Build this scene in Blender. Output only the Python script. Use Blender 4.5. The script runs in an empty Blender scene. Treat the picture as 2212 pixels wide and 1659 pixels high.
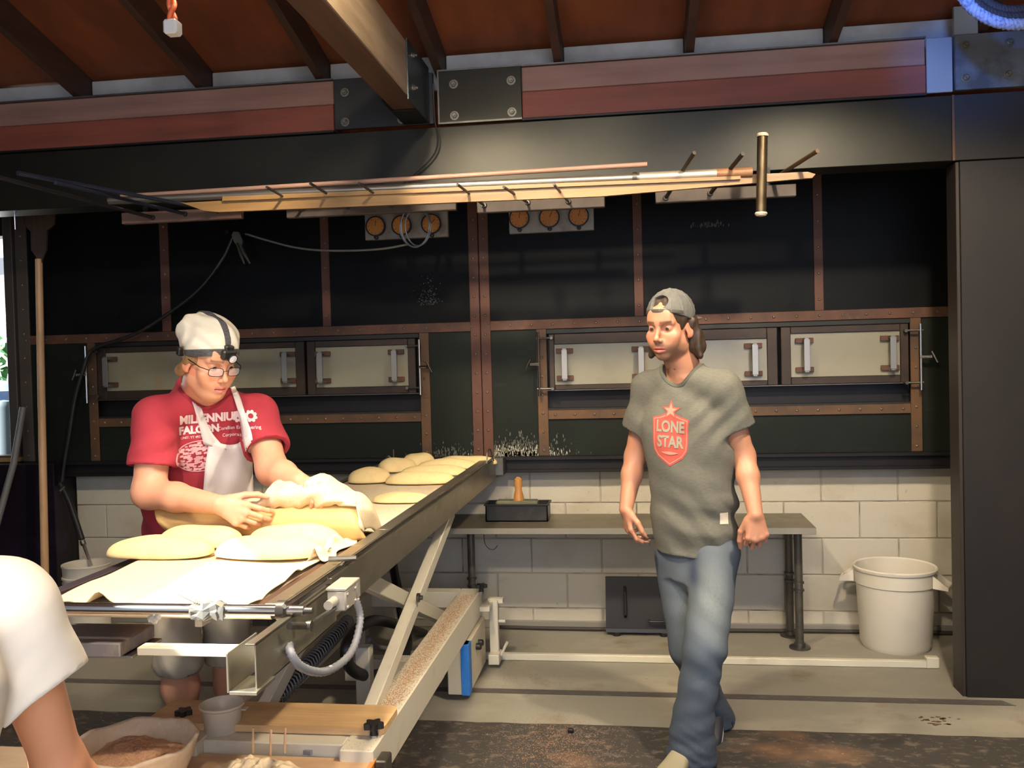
import bpy, bmesh, math, random
import numpy as np
from mathutils import Vector, Matrix, Euler
from mathutils.bvhtree import BVHTree
random.seed(4); rng = np.random.default_rng(4)
S = bpy.context.scene; COL = S.collection; PI = math.pi
# ------------------------------------------------------------ camera
H = 1.54
YAW, PITCH, ROLL, FPX = math.radians(7.8), math.radians(-1.4), .026, 1950.
fwd = Vector((-math.sin(YAW)*math.cos(PITCH), math.cos(YAW)*math.cos(PITCH), math.sin(PITCH)))
r0 = Vector((math.cos(YAW), math.sin(YAW), 0)); u0 = r0.cross(fwd)
RT = r0*math.cos(ROLL)-u0*math.sin(ROLL); UP = RT.cross(fwd); EYE = Vector((0, 0, H))
cam = bpy.data.cameras.new('camera'); cam.sensor_width = 36; cam.lens = 36*FPX/2212; cam.clip_start = .05
co = bpy.data.objects.new('camera', cam); COL.objects.link(co)
mr = Matrix((RT, UP, -fwd)).transposed().to_4x4(); mr.translation = EYE; co.matrix_world = mr; S.camera = co
# ------------------------------------------------------------ light and exposure
S.view_settings.view_transform = 'Standard'; S.view_settings.look = 'None'; S.view_settings.gamma = 1
S.view_settings.use_curve_mapping = False; S.view_settings.exposure = .55
W = bpy.data.worlds.new('world'); S.world = W; W.use_nodes = True
W.node_tree.nodes['Background'].inputs[0].default_value = (.80, .88, 1, 1)
W.node_tree.nodes['Background'].inputs[1].default_value = .5
def lamp(kind, name, loc, target, power, color, size=.2, **k):
    l = bpy.data.lights.new(name, kind); l.energy = power; l.color = color
    if kind == 'AREA': l.shape = k.pop('shape', 'DISK'); l.size = size
    else: l.shadow_soft_size = size
    for a, b in k.items(): setattr(l, a, b)
    o = bpy.data.objects.new(name, l); COL.objects.link(o); o.location = loc
    o.rotation_euler = (Vector(target)-Vector(loc)).to_track_quat('-Z', 'Y').to_euler(); return o
WARM = (1, .83, .60); CREAM = (1, .91, .76)
lamp('SPOT', 'work_lamp', (-1.15, 1.85, 2.45), (-1.15, 2.42, .95), 112, CREAM, .07, spot_size=1.15, spot_blend=.8)
lamp('SPOT', 'ceiling_lamp', (-.9, 2.5, 3.15), (-.8, 3.5, .2), 200, WARM, .07, spot_size=1.95, spot_blend=.35)
lamp('SPOT', 'ceiling_lamp', (1.0, 2.3, 3.2), (.85, 3.3, .2), 250, WARM, .07, spot_size=1.95, spot_blend=.35)
lamp('SPOT', 'near_ceiling_lamp', (-.45, .35, 3.3), (-.8, 2.0, .4), 200, WARM, .08, spot_size=2.0, spot_blend=.4)
lamp('AREA', 'blue_fill', (.8, -2.6, 2.2), (-.2, 4, 1.5), 75, (.62, .72, 1), 2.6)  # soft bluish fill added behind the viewer to tint the shadows
lamp('SPOT', 'skylight_beam', (.9, 2.6, 2.95), (1.44, 4.2, 2.76), 75, (.07, .26, 1), .04, spot_size=.42, spot_blend=1)
sun = lamp('SUN', 'sun', (-8, 4, 9), (-4, 6, 4), 26, (1, .96, .9), .01); sun.rotation_euler = Vector((.75, .45, -.62)).to_track_quat('-Z', 'Y').to_euler()
# ------------------------------------------------------------ helpers
def at(px, py, X=None, Y=None, Z=None):
    """a surveyed point of the photograph (2212 x 1659) as a place in the room, on the plane X, Y or Z"""
    d = fwd+RT*((px-1106)/FPX)-UP*((py-829.5)/FPX)
    t = (Y/d.y) if Y is not None else (X/d.x) if X is not None else ((Z-H)/d.z)
    return EYE+d*t
def lin(c):
    return tuple(((v/255)/12.92 if v <= 10 else (((v/255)+.055)/1.055)**2.4) for v in c)+(1,)
MATS = {}
def mat(name, c, rough=.6, metal=0., layers=(), bump=None, attr=None, trans=0, alpha=1, emit=None, sss=0, spec=.5):
    """c sRGB 0-255; layers (scale xyz, detail, lo, hi, colour[, factor]); bump (scale xyz, strength, dist)"""
    if name in MATS: return MATS[name]
    m = bpy.data.materials.new(name); m.use_nodes = True; nt = m.node_tree; N, L = nt.nodes, nt.links
    b = N['Principled BSDF']; tc = N.new('ShaderNodeTexCoord')
    b.inputs['Roughness'].default_value = rough; b.inputs['Metallic'].default_value = metal
    b.inputs['Specular IOR Level'].default_value = spec
    def noise(sc, det):
        mp = N.new('ShaderNodeMapping'); L.new(tc.outputs['Object'], mp.inputs[0])
        mp.inputs['Scale'].default_value = sc if hasattr(sc, '__len__') else (sc, sc, sc)
        n = N.new('ShaderNodeTexNoise'); n.inputs['Scale'].default_value = 1; n.inputs['Detail'].default_value = det
        n.inputs['Roughness'].default_value = .6; L.new(mp.outputs[0], n.inputs['Vector']); return n
    if attr:
        a = N.new('ShaderNodeVertexColor'); a.layer_name = attr; cur = a.outputs[0]
    else:
        r = N.new('ShaderNodeRGB'); r.outputs[0].default_value = lin(c); cur = r.outputs[0]
    for ly in layers:
        n = noise(ly[0], ly[1]); mr_ = N.new('ShaderNodeMapRange'); L.new(n.outputs[0], mr_.inputs[0])
        mr_.inputs[1].default_value = ly[2]; mr_.inputs[2].default_value = ly[3]
        mr_.inputs[4].default_value = ly[5] if len(ly) > 5 else 1
        mx = N.new('ShaderNodeMix'); mx.data_type = 'RGBA'; L.new(mr_.outputs[0], mx.inputs[0]); L.new(cur, mx.inputs[6])
        mx.inputs[7].default_value = lin(ly[4]); cur = mx.outputs[2]
    L.new(cur, b.inputs['Base Color'])
    if bump:
        n = noise(bump[0], 6); bp = N.new('ShaderNodeBump'); bp.inputs['Strength'].default_value = bump[1]
        bp.inputs['Distance'].default_value = bump[2]; L.new(n.outputs[0], bp.inputs['Height']); L.new(bp.outputs[0], b.inputs['Normal'])
    if trans: b.inputs['Transmission Weight'].default_value = trans
    if alpha < 1: b.inputs['Alpha'].default_value = alpha
    if sss: b.inputs['Subsurface Weight'].default_value = sss; b.inputs['Subsurface Scale'].default_value = .01
    if emit: b.inputs['Emission Color'].default_value = lin(emit[0]); b.inputs['Emission Strength'].default_value = emit[1]
    MATS[name] = m; return m
def thing(name, label, cat, loc=(0, 0, 0), group=None, kind=None):
    o = bpy.data.objects.new(name, None); COL.objects.link(o); o.location = loc; o.empty_display_size = .1
    return tag(o, label, cat, group, kind)
def tag(o, label=None, cat=None, group=None, kind=None):
    if label: o['label'] = label
    if cat: o['category'] = cat
    if group: o['group'] = group
    if kind: o['kind'] = kind
    return o
def wloc(o):
    v = Vector((0, 0, 0))
    while o is not None: v += o.location; o = o.parent
    return v
def link(name, me, m, parent=None, smooth=False, world=True):
    if world and parent is not None:
        me.transform(Matrix.Translation(-wloc(parent)))
    o = bpy.data.objects.new(name, me); COL.objects.link(o); o.parent = parent
    for mm in (m if isinstance(m, (list, tuple)) else [m]): me.materials.append(mm)
    if smooth: me.polygons.foreach_set('use_smooth', [True]*len(me.polygons))
    return o
def rebase(o, p):
    """move an object's origin to p without moving its shape"""
    d = Vector(p)-o.location; o.data.transform(Matrix.Translation(-d)); o.location = p; return o
def copy_tree(o, loc=None, rz=None, parent=None, label=None):
    c = o.copy(); COL.objects.link(c); c.parent = parent
    for ch in list(o.children): copy_tree(ch, parent=c)
    if loc is not None: c.location = loc
    if rz is not None: c.rotation_euler[2] = rz
    if label: c['label'] = label
    return c
def frame(d, up=(0, 0, 1)):
    d = Vector(d).normalized(); up = Vector(up)
    if abs(d.dot(up)) > .98: up = Vector((1, 0, 0)) if abs(d.x) < .9 else Vector((0, 1, 0))
    s = d.cross(up).normalized(); return s, s.cross(d).normalized(), d
class MB:
    def __init__(s): s.v = []; s.f = []
    def add(s, v, f):
        n = len(s.v); s.v += [tuple(p) for p in v]; s.f += [tuple(i+n for i in q) for q in f]; return s
    def box(s, lo, hi, bev=0, R=None, c=None):
        lo = Vector(lo); hi = Vector(hi); ce = (lo+hi)/2 if c is None else Vector(c); h = (hi-lo)/2
        b = min(bev, *(abs(x)*.49 for x in h)) if bev else 0
        if not b:
            P = [Vector((x, y, z)) for x in (-h.x, h.x) for y in (-h.y, h.y) for z in (-h.z, h.z)]
            F = [(0, 1, 3, 2), (4, 6, 7, 5), (0, 4, 5, 1), (2, 3, 7, 6), (0, 2, 6, 4), (1, 5, 7, 3)]
        else:
            bm = bmesh.new(); bmesh.ops.create_cube(bm, size=1)
            for v in bm.verts: v.co = Vector((v.co.x*2*h.x, v.co.y*2*h.y, v.co.z*2*h.z))
            bmesh.ops.bevel(bm, geom=bm.edges[:], offset=b, segments=1, affect='EDGES')
            bm.verts.index_update(); P = [v.co.copy() for v in bm.verts]; F = [[v.index for v in f.verts] for f in bm.faces]; bm.free()
        if R is not None: P = [R@p for p in P]
        return s.add([p+ce for p in P], F)
    def bar(s, a, b, w, h, up=(0, 0, 1), bev=0):
        """box from a to b, w sideways, h along up"""
        a = Vector(a); b = Vector(b); sd, u, d = frame(b-a, up); L = (b-a).length
        R = Matrix((sd, u, d)).transposed()
        return s.box((-w/2, -h/2, -L/2), (w/2, h/2, L/2), bev, R, (a+b)/2)
    def tube(s, pts, r, n=8, cap=True, closed=False):
        pts = [Vector(p) for p in pts]; m = len(pts); rs = r if hasattr(r, '__len__') else [r]*m
        V = []; F = []; pu = None
        for i, p in enumerate(pts):
            a = pts[i-1] if (i > 0 or closed) else p; b = pts[(i+1) % m] if (i < m-1 or closed) else p
            d = (b-a).normalized()
            if pu is None: sd, u, _ = frame(d)
            else:
                u = (pu-d*pu.dot(d))
                u = u.normalized() if u.length > 1e-6 else frame(d)[1]
                sd = d.cross(u)
            pu = u
            for k in range(n):
                t = 2*PI*k/n; V.append(p+(sd*math.cos(t)+u*math.sin(t))*rs[i])
        for i in range(m if closed else m-1):
            j = (i+1) % m
            for k in range(n):
                q = (k+1) % n; F.append((i*n+k, i*n+q, j*n+q, j*n+k))
        if cap and not closed: F.append(tuple(range(n))[::-1]); F.append(tuple((m-1)*n+k for k in range(n)))
        return s.add(V, F)
    def lathe(s, prof, c, axis=(0, 0, 1), n=24, ref=(1, 0, 0), closed=False):
        """prof [(r, h)] about axis through c"""
        c = Vector(c); ax = Vector(axis).normalized(); a, b, _ = frame(ax); V = []; F = []; m = len(prof)
        for r, h in prof:
            for k in range(n):
                t = 2*PI*k/n; V.append(c+ax*h+(a*math.cos(t)+b*math.sin(t))*r)
        for i in range(m if closed else m-1):
            j = (i+1) % m
            for k in range(n):
                q = (k+1) % n; F.append((i*n+k, i*n+q, j*n+q, j*n+k))
        if not closed:
            if prof[0][0] > 1e-5: F.append(tuple(range(n))[::-1])
            if prof[-1][0] > 1e-5: F.append(tuple((m-1)*n+k for k in range(n)))
        return s.add(V, F)
    def prism(s, poly, off):
        """polygon (3-D points) extruded by off"""
        n = len(poly); off = Vector(off); P = [Vector(p) for p in poly]
        return s.add(P+[p+off for p in P], [tuple(range(n))[::-1], tuple(range(n, 2*n))]+[(i, (i+1) % n, n+(i+1) % n, n+i) for i in range(n)])
    def grid(s, P, flip=False):
        """P[i][j] points -> quad sheet"""
        a = len(P); b = len(P[0]); V = [p for r in P for p in r]
        return s.add(V, [(i*b+j, i*b+j+1, (i+1)*b+j+1, (i+1)*b+j) for i in range(a-1) for j in range(b-1)])
    def mesh(s, name='m'):
        me = bpy.data.meshes.new(name); me.from_pydata(s.v, [], s.f); me.validate()
        bm = bmesh.new(); bm.from_mesh(me); bmesh.ops.recalc_face_normals(bm, faces=bm.faces); bm.to_mesh(me); bm.free(); return me
    def put(s, name, m, parent=None, smooth=False, world=True, edge=None):
        o = link(name, s.mesh(name), m, parent, smooth, world)
        if smooth and edge is not False:
            try: o.data.set_sharp_from_angle(angle=math.radians(edge or 40))
            except Exception: pass
        return o
def curve(pts, n=8):
    """Catmull-Rom through pts"""
    P = [Vector(p) for p in pts]; P = [P[0]*2-P[1]]+P+[P[-1]*2-P[-2]]; out = []
    for i in range(1, len(P)-2):
        for k in range(n):
            t = k/n; a, b, c, d = P[i-1:i+3]
            out.append(.5*((2*b)+(c-a)*t+(2*a-5*b+4*c-d)*t*t+(3*b-a-3*c+d)*t**3))
    out.append(P[-2]); return out
# ------------------------------------------------------------ materials
M_steel = mat('black_oven_steel', (13, 14, 14), .55, .1, [(3, 5, .42, .75, (24, 27, 24), .6), ((2, 2, 14), 3, .6, .8, (48, 46, 40), .25)], ((9, 9, 9), .08, .01))
M_header = mat('header_steel', (38, 37, 31), .36, .6, [(2.5, 5, .4, .7, (50, 48, 38), .6)], ((5, 5, 5), .1, .01))
M_rust = mat('rust_brown_strap', (92, 58, 40), .6, .2, [(6, 5, .4, .7, (58, 44, 36), .8), (22, 3, .6, .8, (120, 74, 40), .5)], ((30, 30, 30), .15, .01))
M_rust2 = mat('brown_strap', (96, 68, 42), .6, .2, [(5, 5, .42, .72, (62, 50, 40), .9), (17, 3, .62, .8, (128, 82, 38), .5)])
M_red = mat('red_oxide_strap', (90, 54, 40), .65, .1, [(7, 5, .4, .75, (66, 44, 34), .8)])
M_bolt = mat('bolt_steel', (120, 116, 106), .4, .8)
M_rivet = mat('rivet_steel', (120, 104, 90), .45, .6)
M_glass = mat('oven_window_glass', (136, 131, 110), .3, 0, [((3, 3, 4), 4, .5, .8, (118, 106, 72), .7), ((7, 7, 2), 3, .58, .78, (150, 104, 36), .6)])
M_chrome = mat('chrome', (190, 190, 190), .22, 1)
M_dull = mat('dull_steel', (110, 108, 102), .4, .9, [(12, 4, .45, .7, (80, 78, 72), .6)])
M_block = mat('white_painted_block', (180, 174, 158), .75, 0, [((2, 2, 3), 5, .5, .75, (150, 138, 114), .7), (26, 4, .66, .76, (96, 84, 70), .5)], ((70, 70, 70), .25, .004))
M_mortar = mat('mortar_joint', (160, 153, 138), .9, 0, [(5, 4, .5, .66, (104, 94, 80), .8)])
M_floor = mat('painted_concrete', (140, 136, 124), .5, 0, [((1.2, 2.2, 1), 5, .48, .66, (166, 160, 144), .8), (3.2, 6, .6, .72, (118, 92, 62), .6), (30, 4, .66, .78, (84, 74, 62), .5)], ((25, 25, 25), .15, .004))
M_mat = mat('worn_black_rubber', (56, 52, 48), .8, 0, [((16, 26, 10), 6, .53, .66, (112, 100, 86), .75), ((1.3, 2, 1), 4, .55, .7, (138, 104, 76), .7), ((60, 90, 10), 3, .66, .74, (180, 170, 150), .8)], ((60, 60, 60), .4, .004))
M_tape = mat('dark_floor_tape', (82, 76, 74), .6, 0, [((20, 60, 1), 4, .55, .7, (120, 114, 104), .7)])
M_stain = mat('brown_stain', (96, 74, 50), .6)
def wood(name, c, c2, st=(2, 26, 26), r=.6, c3=None):
    return mat(name, c, r, 0, [(st, 4, .4, .66, c2, .8), ((1.5, 1.5, 1.5), 3, .5, .75, c3 or c2, .5)], (st, .2, .004))
M_wred = wood('red_stained_timber', (128, 64, 46), (98, 48, 36), (1.2, 14, 14), c3=(88, 48, 38))
M_wpale = wood('pale_red_timber', (146, 108, 94), (118, 86, 76), (1.2, 14, 14), c3=(146, 116, 110))
M_wbeam = wood('pale_timber', (168, 146, 116), (132, 106, 80), (14, 1.2, 14), c3=(190, 174, 152))
M_wbeam2 = wood('brown_timber', (86, 58, 42), (64, 44, 32), (14, 1.2, 14))
M_raft = wood('rafter_timber', (72, 48, 36), (54, 36, 28), (14, 1.2, 14))
M_deck = wood('stained_plywood', (132, 70, 36), (100, 52, 28), (5, 1, 5), c3=(82, 44, 26))
M_block_w = mat('pale_blocking', (172, 172, 170), .8, 0, [(4, 4, .4, .7, (136, 130, 120), .7)])
M_white = mat('cream_enamel', (208, 202, 182), .42, 0, [(8, 4, .6, .75, (176, 160, 134), .5)])
M_bran = mat('bran_dusted_enamel', (208, 198, 174), .6, 0, [((14, 3, 14), 4, .47, .62, (190, 150, 110), .85), (90, 2, .55, .66, (160, 112, 72), .7)], ((200, 200, 200), .3, .002))
M_ss = mat('dusted_stainless', (148, 142, 126), .36, .85, [((6, 3, 8), 5, .45, .7, (112, 106, 92), .7), (14, 4, .62, .75, (196, 184, 154), .6)])
M_belt = mat('floury_belt', (214, 200, 172), .85, 0, [((4, 2, 4), 5, .5, .72, (186, 152, 116), .55), (60, 3, .6, .7, (170, 128, 92), .4)])
M_black = mat('black_rubber', (24, 24, 25), .5)
M_blackpl = mat('black_plastic', (30, 30, 30), .4, 0, [(10, 4, .55, .75, (70, 66, 58), .5)])
M_grey = mat('grey_conduit', (124, 126, 132), .5)
M_dgrey = mat('dark_grey_spring', (120, 120, 118), .45, .5)
M_pine = wood('pine_board', (212, 178, 130), (190, 152, 106), (2.5, 30, 30), .5)
M_ply = wood('floury_plywood', (210, 176, 140), (186, 146, 108), (3, 9, 9), .6, c3=(230, 208, 178))
M_white_pl = mat('white_plastic', (200, 194, 180), .4, 0, [(5, 4, .5, .8, (190, 180, 158), .5)])
M_blue = mat('blue_tape', (38, 108, 186), .5, 0, [(30, 3, .5, .7, (60, 130, 200), .4)])
M_cloth = mat('linen_couche', (224, 204, 168), .95, 0, [((5, 5, 5), 4, .55, .75, (196, 164, 124), .5), (120, 2, .5, .7, (206, 182, 142), .5)], ((300, 300, 300), .3, .001))
M_dough = mat('floured_dough', (226, 204, 150), .7, 0, [(9, 4, .5, .75, (206, 178, 124), .5), (70, 3, .6, .72, (198, 166, 116), .35)], ((60, 60, 60), .15, .003), sss=.15)
M_dark = mat('near_black_steel', (22, 20, 22), .5, .4, [(4, 4, .5, .8, (40, 34, 34), .6)])
# ============================================================ SETTING
def st(o): o['kind'] = 'structure'; return o
YW = 5.15                                                # block wall face
fl = st(MB().box((-6, -3.2, -.12), (3.4, 9, 0)).put('floor', M_floor))
# block wall: running bond, joints recessed
wb = st(thing('wall_back', None, None, (0, YW, 0)))
MB().box((-3.45, YW+.006, 0), (3.0, YW+.25, .93)).put('mortar_backing', M_mortar, wb)
bw, bh, j = .405, .203, .007; meshes = {}
for r in range(5):
    z0 = r*bh-.085; z1 = min(z0+bh-j, .928); z0c = max(z0, .0)
    x = -3.45-(r % 2)*bw/2
    while x < 2.9:
        x0 = max(x, -3.44); x1 = min(x+bw-j, 2.95)
        if x1-x0 > .05:
            d = random.uniform(-.0015, .0015)
            MB().box((x0, YW+d, z0c), (x1, YW+.05, z1), .003).put('block', M_block, wb)
        x += bw
MB().box((-3.44, YW-.012, 0), (2.95, YW+.004, .045), .004).put('base_curb', mat('grey_curb', (132, 128, 120), .7), wb)
# other enclosing walls
M_wall = mat('brown_wall', (96, 86, 74), .85, 0, [(3, 4, .4, .7, (74, 66, 58), .7)])
st(MB().box((2.3, -3.0, 0), (2.42, 5.6, 3.9)).put('wall_right', M_wall))
wl = st(MB().box((-4.9, -3.0, 0), (-4.78, 5.0, 3.9)).put('wall_left', M_wall))
# opening at the far left: sill wall, frame and the bright yard behind it
w1 = st(thing('window_1', None, None, (-3.9, 5.1, 0)))
zs = at(30, 985, Y=5.1).z; zt = at(20, 510, Y=5.1).z; xr = at(38, 800, Y=5.12).x
MB().box((-4.78, 5.06, 0), (xr+.34, 5.2, zs-.03)).put('sill_wall', M_dark, w1)
MB().box((-4.78, 5.02, zs-.03), (xr+.05, 5.2, zs), .004).put('sill', mat('sill_wood', (150, 120, 70), .5), w1)
MB().box((-4.78, 5.015, zs), (xr+.05, 5.035, zs+.012)).put('sill_trim', M_chrome, w1)
MB().box((-4.78, 5.08, zt), (xr+.02, 5.2, 3.2)).put('head_panel', M_dark, w1)
MB().box((xr-.01, 5.04, zs), (xr+.05, 5.2, 2.6), .005).put('jamb', mat('dark_jamb', (58, 54, 50), .6), w1)
# roof: sloping deck on rafters
SL = math.tan(math.radians(14.5)); zr = lambda y, o=0: 3.06+o+(4.2-y)*SL
ce = st(thing('ceiling', None, None, (0, 4.2, 3.06)))
rx = [at(x, y, Y=4.2).x for x, y in ((165, 205), (430, 190), (690, 175), (945, 150), (1205, 140), (1490, 112), (1800, 92))]
rx = [rx[0]-1.2, rx[0]-.6]+rx+[rx[-1]+.62]
ys = [-3, -.6, 1.8, 4.25]
xs_ = [-4.9]+rx+[2.4]
for i in range(len(xs_)-1):
    MB().prism([(xs_[i]+.002, -3, zr(-3, .003)), (xs_[i+1]-.002, -3, zr(-3, .003)), (xs_[i+1]-.002, 5.5, zr(5.5, .003)), (xs_[i]+.002, 5.5, zr(5.5, .003))], (0, 0, .02)).put('deck_panel', M_deck, ce)
for x in rx:
    MB().prism([(x-.019, -3, zr(-3, -.14)), (x-.019, 4.45, zr(4.45, -.14)), (x-.019, 4.45, zr(4.45)), (x-.019, -3, zr(-3))], (.038, 0, 0)).put('rafter', M_raft, ce)
for i in range(len(rx)-1):
    MB().box((rx[i]+.022, 4.30, 2.86), (rx[i+1]-.022, 4.325, 3.02), .003).put('blocking', M_block_w, ce)
# upper wall behind header so that the room is closed
st(MB().box((xr+.05, 5.3, .9), (2.4, 5.4, 3.6)).put('wall_upper', M_dark))
# ============================================================ STEEL AND TIMBER FRAME
YH = 4.2
pf = thing('steel_portal_frame', 'dark steel header beam on a wide dark steel column at the right', 'beam', (1.41, YH, 0))
MB().box((-4.75, YH, 2.37), (1.395, YH+.012, 2.655), .002).put('header_plate', M_header, pf)
MB().box((-4.75, YH+.012, 2.37), (1.7, YH+.16, 2.384)).put('flange', M_header, pf)
MB().box((-4.75, YH+.012, 2.641), (1.7, YH+.16, 2.655)).put('flange', M_header, pf)
M_colm = mat('column_steel', (24, 20, 18), .6, .15, [(3, 4, .4, .7, (34, 28, 24), .6)])
MB().box((1.425, YH, 0), (1.86, YH+.014, 2.365), .002).put('column_plate', M_colm, pf)
MB().box((1.41, YH+.01, 0), (1.425, YH+.13, 2.365), .002).put('column_flange', mat('flange_steel', (58, 50, 44), .5, .4), pf)
MB().box((1.405, YH, 2.37), (1.86, YH+.014, 2.655), .002).put('corner_plate', M_colm, pf)
MB().box((1.395, YH-.004, 2.37), (1.405, YH+.014, 2.655)).put('weld_seam', M_rust, pf)
def hexbolt(p, ax, r=.014):
    m = MB(); ax = Vector(ax)
    m.lathe([(r*1.5, 0), (r*1.5, .003)], p, ax, 16); m.lathe([(r, .003), (r, .012), (r*.8, .014)], p, ax, 6); m.lathe([(r*.5, .014), (r*.5, .022)], p, ax, 10); return m
def bolts(pts, Y, parent):
    for px, py in pts:
        hexbolt(at(px, py, Y=Y), (0, -1, 0)).put('bolt', M_bolt, parent)
def lintel(name, label, x0, x1):
    t = thing(name, label, 'beam', (x0, YH, 2.665), 'timbers on the steel header')
    MB().box((x0, YH-.012, 2.667), (x1, YH+.1, 2.79), .003).put('lower_board', M_wred, t)
    MB().box((x0, YH-.004, 2.793), (x1, YH+.1, 2.905), .003).put('upper_board', M_wpale, t)  # upper board in a paler tone than the lower one
    MB().box((x0, YH-.02, 2.905), (x1, YH+.1, 2.912)).put('edge_strip', M_dull, t)
    MB().box((x0, YH-.02, 2.657), (x1, YH+.1, 2.665)).put('edge_strip', M_dark, t)
    return t
lintel('timber_lintel', 'long red stained timber on the header, left of the bolted brackets', -4.75, at(722, 230, Y=YH).x)
xa, xb, xc, xd = at(725, 230, Y=YH).x, at(938, 220, Y=YH).x, at(948, 215, Y=YH).x, at(1128, 205, Y=YH).x
xe = at(1998, 145, Y=YH).x
lintel('timber_lintel', 'red stained timber on the header, right of the bolted brackets', xd, xe)
M_brk = mat('dark_bracket_steel', (32, 33, 35), .55, .15, [(6, 4, .45, .7, (46, 46, 46), .6)]); br = thing('beam_bracket', 'dark steel bracket with round bolts holding the sloping roof beam to the header', 'bracket', (xb, YH, 2.66))
MB().box((xa, YH-.022, 2.667), (xb, YH, 2.905), .002).put('back_plate', M_brk, br)
MB().box((xc, YH-.024, 2.66), (xd, YH, 2.912), .002).put('back_plate', M_header, br)
for b in (((xc, YH-.03, 2.66), (xd, YH-.024, 2.668)), ((xc, YH-.03, 2.904), (xd, YH-.024, 2.912)), ((xc, YH-.03, 2.668), (xc+.008, YH-.024, 2.904))):
    MB().box(*b).put('plate_edge', M_dull, br)
bolts(((745, 200), (746, 264), (868, 258), (980, 182), (982, 250), (1104, 174), (1106, 242)), YH-.024, br)
# main beam coming toward the viewer
pr = at(900, 228, Y=3.95); pt = at(900, 115, Y=3.95)
mb = thing('main_roof_beam', 'thick pale timber beam running from the header toward the viewer', 'beam', (pr.x, 3.95, pr.z))
bwid = .11
MB().box((pr.x-bwid, -2.9, pr.z), (pr.x, 3.95, pt.z), .004).put('timber', [M_wbeam], mb)
MB().box((pr.x-bwid, -2.9, pr.z-.012), (pr.x-.002, 3.95, pr.z-.001), .002).put('underside_sheet', M_wbeam2, mb)  # thin sheet that makes the underside browner than the pale sides
g = MB().box((pr.x, 3.78, pr.z-.02), (pr.x+.008, 4.18, pt.z+.01), .002); g.put('side_plate', mat('galvanised_plate', (92, 104, 108), .35, .8, [(8, 4, .4, .7, (70, 80, 84), .7)]), br)
MB().box((pr.x-bwid-.008, 3.78, pr.z-.02), (pr.x-bwid, 4.18, pt.z+.01), .002).put('side_plate', M_header, br)
MB().box((pr.x-bwid, 3.955, pr.z-.02), (pr.x, 4.18, pr.z-.012)).put('seat_plate', M_header, br)
for y, z in ((3.86, pr.z+.05), (3.86, pt.z-.04)):
    hexbolt((pr.x+.008, y, z), (1, 0, 0), .011).put('bolt', M_bolt, br)
# right hand end plates
ep = thing('end_bracket', 'blue-lit steel plate bracket with bolts on top of the right column', 'bracket', (xe, YH, 2.66))
MB().box((xe+.003, YH-.01, 2.667), (at(2056, 140, Y=YH).x, YH, 2.905), .002).put('flat_plate', mat('galvanised_bright', (150, 156, 160), .4, .5), ep)
x2 = at(2058, 140, Y=YH).x
MB().box((x2, YH-.03, 2.667), (1.95, YH, 2.905), .002).put('bolt_plate', mat('galv_grey', (110, 114, 118), .45, .6, [(7, 4, .45, .65, (70, 72, 74), .8)]), ep)
MB().box((x2, YH-.02, 2.905), (x2+.1, YH, 3.03), .002).put('upright_plate', MATS['galvanised_bright'], ep)
bolts(((2085, 98), (2086, 168), (2178, 160), (2180, 92)), YH-.03, ep)
# ============================================================ OVENS
YO = 5.08
ox = lambda px, py=700: at(px, py, Y=YO).x
oz = lambda px, py: at(px, py, Y=YO).z
Z_R1, Z_R0 = 1.775, 1.720; Z_L1, Z_L0 = 1.262, 1.21; Z_B = 1.005; Z_T = 2.72
def rivet_row(a, b, n, parent, Y=YO-.012):
    m = MB()
    for i in range(n):
        t = i/(n-1); p = Vector(a).lerp(Vector(b), t); m.lathe([(.0085, 0), (.0075, .003), (.003, .006)], (p.x, Y, p.z), (0, -1, 0), 8)
    o = m.put("rivets", M_rivet, parent); o['kind'] = 'stuff'; return o
def door(name, label, x0, x1, z0, z1, gx0, gx1, gz0, gz1, hx, parent, oid):
    d = MB().box((x0, YO-.03, z0), (x1, YO-.006, z1), .003)
    # frame around the opening
    m = MB()
    m.box((x0, YO-.034, z0), (gx0, YO-.006, z1), .003); m.box((gx1, YO-.034, z0), (x1, YO-.006, z1), .003)
    m.box((gx0, YO-.034, z0), (gx1, YO-.006, gz0), .003); m.box((gx0, YO-.034, gz1), (gx1, YO-.006, z1), .003)
    d = m.put('door', mat('door_steel', (50, 42, 36), .5, .45, [(5, 4, .4, .7, (72, 54, 42), .7)]), parent); tag(d, label)
    MB().box((gx0, YO-.022, gz0), (gx1, YO-.014, gz1)).put('pane', M_glass, d)
    for x in hx:
        h = MB(); zm = (gz0+gz1)/2; hh = (gz1-gz0)*.36
        h.box((x-.016, YO-.10, zm-hh), (x+.016, YO-.094, zm+hh), .002)
        for s in (-1, 1):
            h.box((x-.012, YO-.096, zm+s*hh-.008), (x+.012, YO-.03, zm+s*hh+.008), .002)
        h.put('handle', mat('bright_handle', (142, 140, 136), .4, .7), d)
        for s in (-1, 1): MB().box((x-.05, YO-.042, zm+s*hh*.93-.014), (x+.045, YO-.034, zm+s*hh*.93+.014), .002).put('handle_mount', M_rust, d)
    return d
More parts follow.
